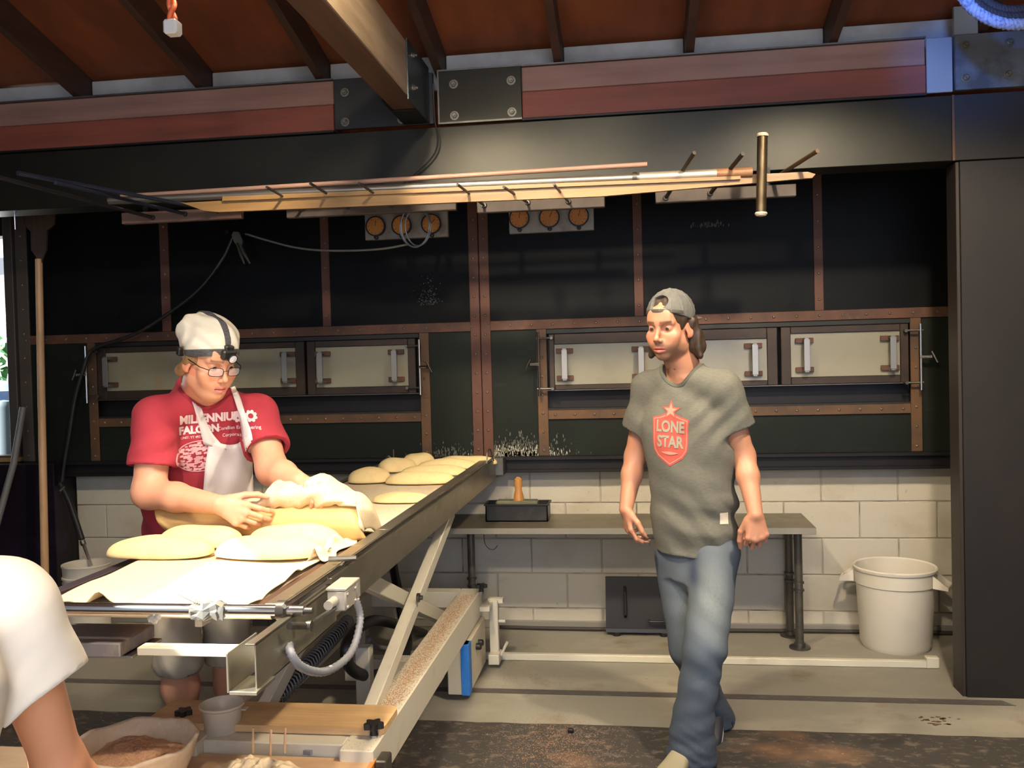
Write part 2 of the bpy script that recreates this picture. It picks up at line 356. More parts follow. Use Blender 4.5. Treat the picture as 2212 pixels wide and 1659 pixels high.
def oven(label, X0, X1, post0, post1, doors, studs, gauges, plate, latch, ends, rows):
    t = thing('brick_oven', label, 'oven', (X0, YO, .93), 'pair of riveted steel ovens')
    # face sheets
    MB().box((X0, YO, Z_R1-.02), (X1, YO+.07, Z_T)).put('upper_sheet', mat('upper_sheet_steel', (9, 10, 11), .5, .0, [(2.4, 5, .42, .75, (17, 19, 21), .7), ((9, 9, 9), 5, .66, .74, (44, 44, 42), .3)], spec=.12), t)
    p0a, p0b = ox(post0[0]), ox(post0[1]); p1a, p1b = ox(post1[0]), ox(post1[1])
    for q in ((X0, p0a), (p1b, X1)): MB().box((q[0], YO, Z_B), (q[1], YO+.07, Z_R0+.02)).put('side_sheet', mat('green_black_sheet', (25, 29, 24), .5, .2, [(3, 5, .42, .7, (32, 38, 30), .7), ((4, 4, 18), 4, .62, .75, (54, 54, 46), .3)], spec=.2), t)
    MB().box((p0a, YO+.004, Z_B), (p1b, YO+.07, Z_L1)).put('lower_sheet', MATS['green_black_sheet'], t)
    MB().box((p0a, YO+.06, Z_L0), (p1b, YO+.07, Z_R0+.02)).put('recess_back', M_dark, t)
    # straps
    MB().box((X0, YO-.012, Z_R0), (X1, YO, Z_R1), .002).put('top_rail', M_rust, t)
    rivet_row((X0+.05, 0, (Z_R0+Z_R1)/2), (X1-.05, 0, (Z_R0+Z_R1)/2), rows, t)
    MB().box((p0a, YO-.012, Z_B), (p0b, YO, Z_R0), .002).put('post', M_rust2, t)
    MB().box((p1a, YO-.012, Z_B), (p1b, YO, Z_R0), .002).put('post', M_rust2, t)
    MB().box((p0b, YO-.010, Z_L0), (p1a, YO, Z_L1), .002).put('lower_rail', M_rust2, t)
    rivet_row((p0b+.04, 0, (Z_L0+Z_L1)/2), (p1a-.04, 0, (Z_L0+Z_L1)/2), int((p1a-p0b)/.105), t, YO-.010)
    for a in ((p0a+p0b)/2, (p1a+p1b)/2): rivet_row((a, 0, Z_B+.03), (a, 0, Z_R0-.16), 6, t)
    # door recess with flanges
    zdt, zdb = Z_R0-.03, Z_L1+.115
    MB().box((p0b, YO-.02, Z_R0-.028), (p1a, YO+.06, Z_R0-.002), .002).put('door_head', M_steel, t)
    MB().box((p0b, YO-.03, zdb-.006), (p1a, YO+.06, zdb), .001).put('door_sill', M_dull, t)
    MB().box((p0b, YO-.005, Z_L1), (p1a, YO+.058, Z_L1+.01)).put('slot_floor', M_steel, t)
    for dd in doors:
        x0, x1, gx0, gx1, gy0, gy1, hx = dd[:7]; gxm = (gx0+gx1)/2
        door('door', dd[7], ox(x0)+.004, ox(x1)-.004, zdb, zdt, ox(gx0), ox(gx1), oz(gxm, gy1), oz(gxm, gy0), [ox(h) for h in hx], t, None)
    for sx0, sx1 in studs:
        MB().box((ox(sx0, 550), YO-.012, Z_R1), (ox(sx1, 550), YO, Z_T), .002).put('stud', M_red, t)
        rivet_row(((ox(sx0, 550)+ox(sx1, 550))/2, 0, Z_R1+.06), ((ox(sx0, 550)+ox(sx1, 550))/2, 0, Z_T-.04), 7, t)
    for x0, x1, z0, z1, mm, rr in ends:
        MB().box((x0, YO-.016, z0), (x1, YO-.001, z1), .002).put('end_post', mm, t)
        rivet_row(((x0+x1)/2, 0, z0+.04), ((x0+x1)/2, 0, z1-.04), rr, t, YO-.016)
    # latch rods at the sides of the door opening
    for lx, y0, y1, sgn in latch:
        x = ox(lx); za, zb = oz(lx, y1), oz(lx, y0)
        r = MB().tube([(x, YO-.06, za), (x, YO-.06, zb)], .007, 8).put('latch_rod', M_chrome, t, True)
        for z in (za+.04, zb-.035): MB().tube([(x+.012*sgn, YO-.06, z), (x-.075*sgn, YO-.055, z)], .006, 8).tube([(x-.075*sgn, YO-.07, z), (x-.075*sgn, YO-.02, z)], .009, 8).put('hinge_arm', M_dull, r, True)
        zm = (za+zb)/2; k = MB().tube([(x, YO-.06, zm), (x+.05*sgn, YO-.085, zm)], .010, 8); k.tube([(x+.045*sgn, YO-.09, zm+.03), (x+.075*sgn, YO-.085, zm-.03)], .005, 6); k.put('turn_handle', M_chrome, r, True)
    # gauges
    gx0, gy0, gx1, gy1 = plate
    a = at(gx0, gy0, Y=YO-.03); b = at(gx1, gy1, Y=YO-.03)
    c = at((gx0+gx1)/2, (gy0+gy1)/2, Y=YO-.03); w = (b.x-a.x)/2; h = (a.z-b.z)/2-.008
    MB().box((c.x-w, YO-.034, c.z-h), (c.x+w, YO, c.z+h), .003).put('gauge_plate', mat('gauge_plate_grey', (150, 144, 134), .5, .3, [(8, 4, .5, .7, (110, 80, 66), .7)]), t)
    for px, py in gauges:
        p = at(px, py, Y=YO-.06)
        gg = MB().lathe([(.0, 0), (.052, 0), (.052, .03), (.058, .034), (.058, .04), (.05, .04), (.05, .034), (0, .034)], (p.x, YO-.034, p.z), (0, -1, 0), 28).put('gauge', M_black, t, True)
        MB().lathe([(0, .0), (.05, 0), (.05, .002), (0, .002)], (p.x, YO-.069, p.z), (0, -1, 0), 28).put('dial', mat('amber_dial', (196, 128, 52), .45, 0, [(20, 3, .5, .8, (150, 86, 30), .6)]), gg)
        nd = MB(); ang = random.uniform(.4, 1.5)
        nd.bar((p.x, YO-.073, p.z), (p.x+.034*math.cos(ang), YO-.073, p.z+.034*math.sin(ang)), .003, .0015, (0, 1, 0))
        for q in range(12):
            A = q*PI/6; nd.bar((p.x+.038*math.cos(A), YO-.072, p.z+.038*math.sin(A)), (p.x+.045*math.cos(A), YO-.072, p.z+.045*math.sin(A)), .0025, .001, (0, 1, 0))
        nd.put('needle_and_ticks', M_black, gg)
        MB().lathe([(.0, 0), (.012, 0), (.012, .02), (0, .024)], (p.x, YO-.05, p.z-.062), (0, -1, 0), 10).put('screw_lug', M_black, gg)
    # ledge
    m = MB().box((X0, YO-.05, .985), (X1, YO+.07, Z_B), .002); m.box((X0, YO-.02, .925), (X1, YO+.07, .985)); m.box((X0, YO-.045, .915), (X1, YO+.07, .932), .002)
    m.put('ledge', M_dark, t)
    return t
xL, xC0, xC1, xRR = ox(44, 750), ox(1012, 600), ox(1052, 600), 2.25
xc = (xC0+xC1)/2+.01
D_L = [(212, 661, 231, 640, 757, 840, (243, 625), 'wide oven door behind the baker, with two bright handles'), (663, 900, 683, 882, 748, 835, (700, 858), 'narrow oven door right of the baker')]
D_R = [(1184, 1678, 1197, 1654, 738, 826, (1220, 1383, 1625), 'wide oven door partly hidden by the man in the grey shirt'), (1682, 1960, 1705, 1940, 718, 812, (1735, 1918), 'narrow oven door at the right, nearest the steel column')]
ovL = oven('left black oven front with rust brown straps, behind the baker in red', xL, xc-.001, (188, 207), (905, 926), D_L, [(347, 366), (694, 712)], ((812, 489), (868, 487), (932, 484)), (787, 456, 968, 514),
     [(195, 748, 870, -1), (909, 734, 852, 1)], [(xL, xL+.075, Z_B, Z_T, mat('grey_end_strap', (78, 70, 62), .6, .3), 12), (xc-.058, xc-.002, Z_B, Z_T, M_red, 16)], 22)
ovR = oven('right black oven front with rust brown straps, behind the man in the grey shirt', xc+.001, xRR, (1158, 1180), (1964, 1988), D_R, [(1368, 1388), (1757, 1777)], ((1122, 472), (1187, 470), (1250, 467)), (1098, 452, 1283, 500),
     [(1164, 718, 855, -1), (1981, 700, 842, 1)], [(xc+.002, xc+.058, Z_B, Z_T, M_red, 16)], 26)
# chalky heat marks / flour scale at the foot of the centre post
def patch(name, label, cx, cz, w, h, n, Y, m, parent):
    mm = MB()
    for i in range(n):
        x = cx+random.gauss(0, w); z = cz+abs(random.gauss(0, h)); r = random.uniform(.0015, .0045)
        k = 6; mm.prism([(x+r*random.uniform(.5, 1)*math.cos(q*2*PI/k), Y, z+(3.5 if h < .06 else 1.2)*r*random.uniform(.5, 1)*math.sin(q*2*PI/k)) for q in range(k)], (0, -.001, 0))
    o = mm.put(name, m, parent); o['kind'] = 'stuff'; return o
M_flour = mat('flour_scale', (186, 180, 160), .9)
M_flour2 = mat('thin_flour_scale', (96, 95, 86), .9)
patch('flour_scale', None, xc+.2, Z_B, .10, .020, 520, YO-.001, M_flour, ovR)
patch('flour_film', None, xc+.22, Z_B, .11, .045, 700, YO-.0005, M_flour2, ovR)
patch('flour_film', None, xc-.2, Z_B, .10, .035, 110, YO-.0005, M_flour2, ovL)
p = at(925, 640, Y=YO); patch('chalk_marks', None, p.x, p.z-.05, .035, .07, 130, YO-.0005, M_flour2, ovL)
p = at(1530, 485, Y=YO); patch('chalk_marks', None, p.x, p.z-.01, .035, .010, 60, YO-.0005, M_flour2, ovR)
# ============================================================ LOADER (conveyor) AND ITS LIFT FRAME
XR, XL, ZT, ZB2 = -.82, -1.49, .972, .862            # right rail outer face, left edge, rail top, rail bottom
ld = thing('oven_loader', 'long stainless oven loader conveyor on a cream scissor lift frame, loaded with loaves', 'conveyor', (-1.15, 3.4, 0))
ZBELT = .945
def U(mb, y0, y1, x, z0, z1, t=.004, fl=.025, sgn=-1):
    """side rail: web with a lip at top and bottom"""
    mb.box((min(x, x+sgn*t), y0, z0), (max(x, x+sgn*t), y1, z1), .001)
    mb.box((min(x, x+sgn*fl), y0, z1-t), (max(x, x+sgn*fl), y1, z1), .001)
    mb.box((min(x, x+sgn*fl), y0, z0), (max(x, x+sgn*fl), y1, z0+t), .001)
    return mb
U(U(MB(), 2.32, 3.0, XR, ZB2, ZT), 3.0, 5.0, XR, ZB2, ZT).put('side_rail', M_ss, ld)
U(U(MB(), 2.25, 3.0, XL, .90, ZT-.02, sgn=1), 3.0, 5.0, XL, .90, ZT-.02, sgn=1).put('side_rail', M_ss, ld)
MB().box((XR-.075, 2.05, ZT-.008), (XR-.03, 3.0, ZT+.004), .002).box((XR-.075, 3.0, ZT-.008), (XR-.03, 4.98, ZT+.004), .002).put('inner_rail', M_ss, ld)
MB().tube([(XR-.012, 2.02, ZT+.006), (XR-.012, 3.0, ZT+.006), (XR-.012, 4.98, ZT+.006)], .006, 8).put('edge_rod', M_chrome, ld, True)
U(MB(), 1.82, 2.34, XR+.004, ZB2-.012, ZT-.02).put('end_section', M_ss, ld)
MB().box((XR-.05, 1.80, ZB2-.014), (XR+.012, 1.9, ZB2-.006), .001).box((XR-.055, 1.8, ZB2-.01), (XR-.05, 1.95, ZB2+.075), .001).put('end_channel', M_ss, ld)
# belt over rollers
bt = MB(); prof = [(2.11, ZBELT)]+[(2.11-.012*math.sin(a), ZBELT-.012+.012*math.cos(a)) for a in [k*PI/8 for k in range(1, 9)]]+[(3.0, ZBELT-.024), (4.97, ZBELT-.024)]+[(4.97+.012*math.sin(a), ZBELT-.012-.012*math.cos(a)) for a in [k*PI/8 for k in range(1, 9)]][:-1]+[(4.97, ZBELT), (3.0, ZBELT)]
n = len(prof); V = [(x, y, z) for x in (XL+.03, XR-.08) for y, z in prof]
bt.add(V, [(i, (i+1) % n, n+(i+1) % n, n+i) for i in range(n)]); bt.put('belt', M_belt, ld, True)
zr_ = at(360, 1318, Y=2.03).z
MB().tube([(XL-.12, 2.04, zr_), (XR+.03, 2.04, zr_)], .0135, 16).put('end_rod', M_chrome, ld, True)
m = MB().lathe([(.0, 0), (.024, 0), (.024, .02), (.018, .024), (0, .024)], (XR-.035, 2.04, zr_), (1, 0, 0), 16); m.tube([(XR-.01, 2.04, zr_), (XR+.05, 2.04, zr_)], .008, 10); m.put('end_bearing', M_dull, ld, True)
# top lever and small bars on the rail (near end)
m = MB(); p = at(770, 1206, Z=ZT+.02); q = at(710, 1208, Z=ZT+.02); m.tube([p, q], .008, 8); m.put('lever', M_dull, ld, True)
m = MB(); a = at(625, 1352, X=XR+.03); b = at(663, 1352, X=XR+.05); m.tube([a, b], .009, 10); c = at(745, 1300, X=XR+.05); m.tube([b, c], .006, 8); m.lathe([(0, 0), (.013, 0), (.013, .012), (0, .012)], b, (1, 0, 0), 12)
m.put('release_rod', M_dull, ld, True)
# hooks at the far end
m = MB(); h0 = at(1052, 1004, Y=4.72); m.tube(curve([h0, h0+Vector((0, .02, .06)), h0+Vector((.01, .06, .075)), h0+Vector((.02, .1, .01))], 6), .004, 6)
h1 = at(1083, 990, X=XR+.005); MB().box((XR+.01, 4.93, ZT-.06), (XR+.085, 5.02, ZT+.04), .003).put('rail_end_cap', M_dull, ld); m.put('end_hook', M_dull, ld, True); m = MB(); m.tube([(XR+.06, 4.97, ZT+.035), (XR+.08, 4.99, ZT+.11)], .005, 6)
m.put('end_hook', M_dull, ld, True)
m = MB(); p = at(850, 985, Y=4.8); m.tube([p-Vector((0, 0, .04)), p, p+Vector((.0, 0, .035))], .004, 6); m.put('end_hook', M_dull, ld, True); m = MB(); m.tube(curve([p-Vector((.05, 0, .03)), p-Vector((.03, 0, 0)), p-Vector((.0, 0, .03))], 5), .004, 6); m.put('end_hook', M_dull, ld, True)
# under-belt stainless tray, cross bars, channel
tr = MB(); a = at(258, 1390, Y=2.1); ybk = at(340, 1348, Z=a.z).y
tr.box((XL-.35, 2.10, a.z-.036), (a.x, ybk, a.z), .003); tr.put('slide_box', mat('clean_stainless', (146, 138, 142), .3, .6, [((5, 9, 5), 5, .52, .66, (200, 186, 158), .6)]), ld)
MB().box((XL-.15, 2.12, a.z-.046), (a.x+.02, ybk, a.z-.038), .001).put('slide_rail', M_chrome, ld)
m = MB(); b0 = at(300, 1396, Y=2.06); b1 = at(492, 1400, Y=2.06); m.box((b0.x, 2.05, b0.z-.02), (XR-.004, 2.09, b0.z), .002); m.put('cross_bar', M_white, ld)
MB().box((XL-.1, 2.2, .895), (XR-.03, 2.235, .925), .002).put('cross_bar', M_dull, ld)
for y in (2.9, 3.6, 4.4): MB().box((XL, y, .868), (XR-.02, y+.03, .893), .002).put('cross_bar', M_dull, ld)
MB().box((XL-.12, 2.25, .90), (XL-.08, 3.0, .945), .002).put('side_bar', mat('purple_grey_bar', (96, 84, 92), .4, .7), ld)
m = MB(); p = at(420, 1345, Y=2.2); m.box((p.x, 2.2, p.z-.012), (p.x+.02, 2.55, p.z+.012), .002); m.put('flat_strap', M_white, ld)
MB().box((at(545, 1335, Y=2.25).x, 2.25, .86), (at(580, 1335, Y=2.25).x, 2.30, .94), .002).put('dark_bracket', M_dark, ld)
# scissor arms
def arm(px0, px1, X, w, t, name='scissor_arm', m=M_white, **k):
    a, b = at(*px0, X=X), at(*px1, X=X)
    return MB().bar(a, b, t, w, (1, 0, 0) if False else (0, 0, 1), .003).put(name, m, ld)
arm((972, 1105), (800, 1540), -.90, .055, .045)
arm((775, 1248), (975, 1345), -.955, .06, .04)
arm((850, 1220), (885, 1440), -1.28, .05, .03, m=M_dark)
m = MB(); p = at(901, 1291, X=-.875); m.lathe([(0, 0), (.018, 0), (.018, .01), (.009, .012), (.009, .022), (0, .022)], p, (1, 0, 0), 14); m.put('pivot', M_dull, ld, True)
# near arm with bran on top, spring beneath
a, b = at(765, 1322, X=-.98), at(400, 1560, X=-.98)
MB().bar(at(655, 1372, X=-1.26), at(568, 1540, X=-1.26), .04, .06, (0, 0, 1), .003).put('lift_strut', M_white, ld)
s0, s1 = at(752, 1342, X=-1.27), at(572, 1535, X=-1.27)
d = (s1-s0); nn = 36; A, B, D = frame(d); pts = [s0+d*(i/(nn*8))+(A*math.cos(i*PI/4)+B*math.sin(i*PI/4))*.028 for i in range(nn*8+1)]
MB().tube(pts, .0042, 5).put('coil_spring', M_dgrey, ld, True, edge=False)
MB().tube([s0+d*.03, s1-d*.03], .012, 8).put('gas_strut', M_black, ld, True)
# conduit from sensor box
p0 = at(768, 1292, X=XR+.02)
pc = curve([p0, at(778, 1340, X=XR+.03), at(758, 1410, X=XR+.03), at(705, 1450, X=XR+.03), at(650, 1440, X=XR+.03), at(625, 1400, X=XR+.01), at(640, 1388, X=XR-.04)], 14)
MB().tube(pc, [.0115 if i % 2 else .009 for i in range(len(pc))], 10).put('corrugated_conduit', M_grey, ld, True, edge=False)
sb = at(738, 1285, X=XR+.05)
m = MB().box(sb+Vector((-.02, -.055, -.028)), sb+Vector((.03, .03, .024)), .004); m.box(sb+Vector((-.015, .035, -.024)), sb+Vector((.03, .07, .03)), .006); m.box(sb+Vector((-.022, -.058, .024)), sb+Vector((.032, .06, .032)), .003)
m.lathe([(0, 0), (.012, 0), (.012, .05), (0, .05)], sb+Vector((0, -.055, 0)), (0, -1, 0), 12)
for dy in (-.045, .02):
    for dz in (-.018, .014): m.lathe([(.005, 0), (.004, .004), (0, .004)], sb+Vector((.03, dy, dz)), (1, 0, 0), 8)
m.put('switch_box', mat('cast_grey', (176, 170, 158), .4, .4), ld, True)
# big black hose loops inside the frame
hp = curve([at(935, 1375, X=-1.25), at(860, 1350, X=-1.2), at(800, 1342, X=-1.15), at(752, 1385, X=-1.12), at(756, 1440, X=-1.12), at(800, 1460, X=-1.12), at(850, 1440, X=-1.15), at(880, 1400, X=-1.2), at(872, 1330, X=-1.25), at(850, 1230, X=-1.3)], 12)
MB().tube(hp, .024, 12).put('black_hose', M_black, ld, True, edge=False)
hp = curve([at(960, 1405, X=-1.3), at(900, 1390, X=-1.3), at(850, 1400, X=-1.3), at(815, 1398, X=-1.25), at(795, 1380, X=-1.25)], 8)
MB().tube(hp, .014, 10).put('grey_hose', M_grey, ld, True, edge=False)
# base frame
ZF = .40; y0f, y1f = 2.56, 4.47; XO = -.795; XI = -.90; XLB = -1.44
def dust(x0, x1, y0, y1, z, n, m_, nm='bran_dust', spread=.24):
    mm = MB()
    for i in range(n):
        x = (x0+x1)/2+random.gauss(0, (x1-x0)*spread); y = random.uniform(y0, y1)+random.gauss(0, .1); r = random.uniform(.0008, .0024)
        if not (x0+.004 < x < x1-.004 and y0 < y < y1): continue
        a = random.uniform(0, 3); c, s = math.cos(a)*r, math.sin(a)*r; mm.add([(x-c, y-s, z+.0004), (x+s, y-c, z+.0004), (x+c, y+s, z+.0010), (x-s, y+c, z+.0004)], [(0, 1, 2, 3)])
    o = mm.put(nm, m_, ld); o['kind'] = 'stuff'
M_dust = mat('bran_flakes', (190, 146, 104), .9, 0, [(300, 1, .45, .55, (150, 104, 66), .8)])
MB().box((XI, y0f, ZF-.13), (XO, y1f, ZF), .004).put('side_beam', M_white, ld)
MB().box((XLB, y0f, ZF-.13), (XLB+.09, y1f, ZF), .004).put('side_beam', M_white, ld)
dust(XI, XO, 2.7, 4.35, ZF, 9000, M_dust); dust(XLB, XLB+.09, 2.7, 4.35, ZF, 5000, M_dust); dust(XI-.0, XO, 2.56, 4.45, ZF, 1200, M_dust, 'bran_dust', .5)
MB().box((XLB+.09, y1f-.08, ZF-.08), (XI, y1f, ZF), .004).put('end_beam', M_white, ld)
MB().box((XLB+.09, 2.60, ZF-.06), (XI, 2.675, ZF-.002), .004).put('end_beam', M_white, ld)
MB().box((XLB+.09, 3.3, .08), (-.98, 3.36, .16), .004).put('base_beam', M_white, ld)
MB().box((XLB+.09, 3.95, .10), (XI, 4.03, .20), .004).put('base_beam', M_white, ld)
for p in ((-.88, 2.60), (-1.40, 2.60), (-.88, 4.36), (-1.40, 4.36)):
    MB().box((p[0]-.035, p[1]-.035, .09), (p[0]+.035, p[1]+.035, ZF-.12), .003).put('leg', M_white, ld)
    w = MB().lathe([(0, -.018), (.04, -.018), (.045, -.01), (.045, .01), (.04, .018), (0, .018)], (p[0], p[1], .046), (1, 0, 0), 20).put('wheel', M_white_pl, ld, True)
MB().bar((-.98, 3.30, .12), (-1.0, 3.42, .34), .04, .05, (0, 0, 1), .003).put('gusset', M_white, ld)
MB().box((-1.15, 3.5, .1), (-1.09, 3.56, .40), .004).put('upright', M_white, ld)
# electrical box with blue tape, hung on the frame
q0 = at(1018, 1400, Y=4.02)
eb = MB().box((XI+.02, 4.0, .03), (XO+.015, 4.46, .262), .004).put('control_box', mat('control_box_cream', (196, 188, 164), .5, 0, [(7, 4, .55, .75, (160, 146, 124), .5)]), ld)
MB().box((XO-.02, 3.995, .03), (XO+.018, 4.06, .262), .001).put('blue_tape_strip', M_blue, eb)
for y in (4.2, 4.26): MB().lathe([(0, 0), (.016, 0), (.016, .02), (.01, .026), (0, .026)], (XO+.015, y, .19), (1, 0, 0), 12).put('switch_knob', M_black, eb, True)
# folding foot at the frame's far corner
m = MB().box((XO+.03, 4.5, .05), (XO+.075, 4.54, .33), .003); m.box((XO+.03, 4.44, .02), (XO+.085, 4.54, .07), .003); m.box((XO+.02, 4.52, .31), (XO+.10, 4.56, .335), .002)
m.tube([(XO+.07, 4.52, .22), (XO+.11, 4.52, .22)], .008, 8); m.tube([(XO+.085, 4.5, .05), (XO+.12, 4.5, .12)], .007, 8)
m.put('parking_foot', M_white, ld)
MB().box((XO, 4.40, .30), (XO+.05, 4.56, .325), .002).put('foot_arm', M_white, ld)
MB().box((-1.45, 3.1, .03), (-1.38, 3.75, .075), .003).box((-1.2, 3.44, .01), (-1.13, 3.5, .05), .003).put('floor_foot', M_white, ld)
# star knobs
def star_knob(name, label, p, s=1.):
    t = thing(name, label, 'knob', p, 'black star knobs on the lift frame')
    m = MB(); K = 5; P = []
    for i in range(40):
        a = 2*PI*i/40; r = s*(.026+.006*math.cos(K*a)); P.append((p[0]+r*math.cos(a), p[1]+r*math.sin(a), p[2]+.028*s))
    m.prism(P, (0, 0, .018*s)); m.put('grip', M_blackpl, t)
    MB().lathe([(0, .008*s), (.013*s, .008*s), (.011*s, .028*s), (0, .028*s)], p, (0, 0, 1), 16).put('stem', M_black, t)
    MB().lathe([(0, 0), (.014*s, 0), (.014*s, .008*s), (0, .008*s)], p, (0, 0, 1), 16).put('washer', M_chrome, t); return t
star_knob('star_knob', 'black star knob on the near corner of the lift frame, beside the plank', at(808, 1592, Z=ZF))
star_knob('star_knob', 'small black star knob on the far corner of the lift frame', at(1040, 1281, Z=ZF), .95)
star_knob('star_knob', 'black star knob between the bran bowl and the clear tub, behind', at(398, 1560, Z=ZF), .9)
# plywood shelf on the near end
zs_ = ZF-.035
sh = thing('plywood_shelf', 'floury plywood shelf in front of the lift frame, under the clear tub and cloth', 'shelf', (-1.3, 2.3, zs_))
x_r = at(826, 1618, Z=zs_).x
MB().box((-2.15, 1.75, zs_-.015), (x_r-.012, 2.585, zs_), .002).put('panel', M_ply, sh)
MB().box((x_r-.010, 1.75, zs_-.10), (x_r+.004, 2.585, zs_+.003), .002).put('edge_panel', mat('orange_ply', (190, 120, 56), .5), sh)
m = MB()
for dz in (-.02, -.08): m.lathe([(0, 0), (.012, 0), (.009, .012), (0, .014)], (x_r+.022, 2.545, zs_+dz), (0, -1, 0), 12)
m.box((x_r+.006, 2.55, zs_-.30), (x_r+.04, 2.62, zs_+.01), .004); m.put('support', M_dull, sh)
for x in (-2.1, -1.2): MB().box((x, 1.8, 0), (x+.05, 1.85, zs_-.015), .003).put('leg', M_wbeam2, sh)
# plank
pa, pb, pcn, pd = at(400, 1512, Z=ZF+.03), at(862, 1520, Z=ZF+.03), at(805, 1570, Z=ZF+.03), at(370, 1560, Z=ZF+.03)
yA, yB = pb.y, pcn.y
pk = MB(); x0_, x1_ = pa.x-.05, pb.x; r = .03
poly = []
for cx_, cy_, a0 in ((x1_-r, yA-r, 0), (x0_+r, yA-r, PI/2), (x0_+r, yB+r, PI), (x1_-r, yB+r, 3*PI/2)):
    for k in range(5): a = a0+k*PI/8; poly.append((cx_+r*math.cos(a), cy_+r*math.sin(a), ZF+.002))
pk.prism(poly, (0, 0, .022)); o = pk.put('wooden_plank', M_pine); rebase(o, ((x0_+x1_)/2, (yA+yB)/2, ZF+.002))
tag(o, 'light pine plank with rounded corners lying across the lift frame', 'plank')
# bran bowl
bc = at(290, 1606, Z=zs_+.12); bc.z = zs_
bb = thing('bran_bowl', 'wide flour-crusted round bowl full of brown bran at the bottom edge', 'bowl', bc)
R0 = .172; V = []; NB = 48; prof = [(0, .0), (.62*R0, .0), (.80*R0, .03), (.93*R0, .08), (R0, .118), (1.02*R0, .126), (R0*.985, .130), (.94*R0, .122), (.88*R0, .09), (.80*R0, .055)]
m = MB(); m.lathe(prof, bc, (0, 0, 1), NB)
m.v = [(x+random.gauss(0, .0012), y+random.gauss(0, .0012), z+(.004*math.sin(7*math.atan2(y-bc.y, x-bc.x))+random.gauss(0, .0012) if z > zs_+.1 else 0)) for x, y, z in m.v]
m.put('shell', mat('floury_bowl', (216, 198, 172), .9, 0, [(9, 5, .45, .7, (176, 152, 126), .7), (40, 3, .6, .7, (216, 200, 170), .7)], ((60, 60, 60), .5, .004)), bb, True, edge=False)
G = []
for i in range(26):
    row = []
    for k in range(61):
        a = 2*PI*k/60; rr = R0*.9*i/25
        row.append((bc.x+rr*math.cos(a), bc.y+rr*math.sin(a), zs_+.075+.022*(1-(i/25)**2)+.012*math.sin(3*a+1)*(i/25)+(rng.normal(0, .0022) if 0 < i < 25 and k not in (0, 60) else 0)))
    G.append(row)
o = MB().grid(G).put('bran', mat('bran', (206, 158, 126), .95, 0, [(120, 3, .42, .62, (228, 186, 152), .8), (60, 3, .58, .7, (150, 104, 76), .7)], ((240, 240, 240), .8, .004)), bb, True, edge=False); o['kind'] = 'stuff'
# clear tub
tc_ = at(482, 1598, Z=zs_); 
tb = thing('clear_tub', 'cloudy translucent plastic tub with a rolled rim, between bran bowl and plank', 'tub', tc_)
m = MB().lathe([(.048, 0), (.052, .004), (.062, .105), (.070, .112), (.070, .118), (.066, .118), (.060, .108), (.050, .008), (0, .006)], tc_, (0, 0, 1), 40)
tub_m = mat('cloudy_plastic', (226, 218, 200), .35, 0, alpha=.5); m.put('wall', tub_m, tb, True)
MB().box(tc_+Vector((.068, -.012, .100)), tc_+Vector((.084, .012, .104)), .002).put('lid_tab', tub_m, tb)
# crumpled floury cloth with clips
def crumple(name, label, c, w, d, h, parts, seed, m_):
    r = np.random.default_rng(seed); n = 56; ph = r.uniform(0, 6.3, 12); fr = r.uniform(4, 15, 12); dr = r.uniform(0, PI, 12)
    G = []
    for i in range(n):
        row = []
        for k in range(n):
            u = i/(n-1)*2-1; v = k/(n-1)*2-1; rr = max(abs(u), abs(v))
            ed = 1-max(0, (math.hypot(u, v)-.15)/.9)
            z = h*max(0, ed)**.7*(.45+.3*sum(abs(math.sin(fr[q]*(u*math.cos(dr[q])+v*math.sin(dr[q]))+ph[q])) for q in range(6))/3)
            x = c.x+w*u*(1+.12*math.sin(5*v+ph[0])); y = c.y+d*v*(1+.12*math.sin(6*u+ph[1]))
            row.append((x, y, c.z+.003+max(0, z)))
        G.append(row)
    o = MB().grid(G).put(name, m_, None, True, edge=False); rebase(o, (c.x, c.y, c.z)); tag(o, label, 'cloth'); return o
cc = at(545, 1668, Z=zs_+.03); cc.z = zs_
crumple('crumpled_cloth', 'crumpled floury cloth heaped on the plywood shelf beside the clear tub', cc, .15, .10, .075, 0, 5, M_cloth)
for i, (px, py) in enumerate(((545, 1605), (583, 1610), (614, 1605))):
    p = at(px, py, Z=zs_+.06); o = MB().tube([(p.x, p.y, zs_+.03), (p.x+.004, p.y+.002, zs_+.105)], [.0045, .0035], 8).put('wooden_stick', M_ply, None, True); rebase(o, (p.x, p.y, zs_+.03))
    tag(o, ('leftmost', 'middle', 'rightmost')[i]+' of three thin floury sticks standing in the crumpled cloth', 'stick', 'sticks in the cloth')
p = at(664, 1622, Z=zs_)
o = MB().prism([p+Vector(q) for q in ((0, 0, .001), (.02, -.004, .001), (.026, .012, .001), (.012, .02, .001), (-.004, .014, .001))], (0, 0, .010)).prism([p+Vector(q) for q in ((-.002, -.03, .001), (.022, -.034, .001), (.028, -.018, .001), (.006, -.012, .001))], (0, 0, .013)).put('plastic_clip', mat('grey_clip', (130, 128, 138), .4)); rebase(o, p); tag(o, 'small grey plastic clip on the plywood shelf right of the crumpled cloth', 'clip')
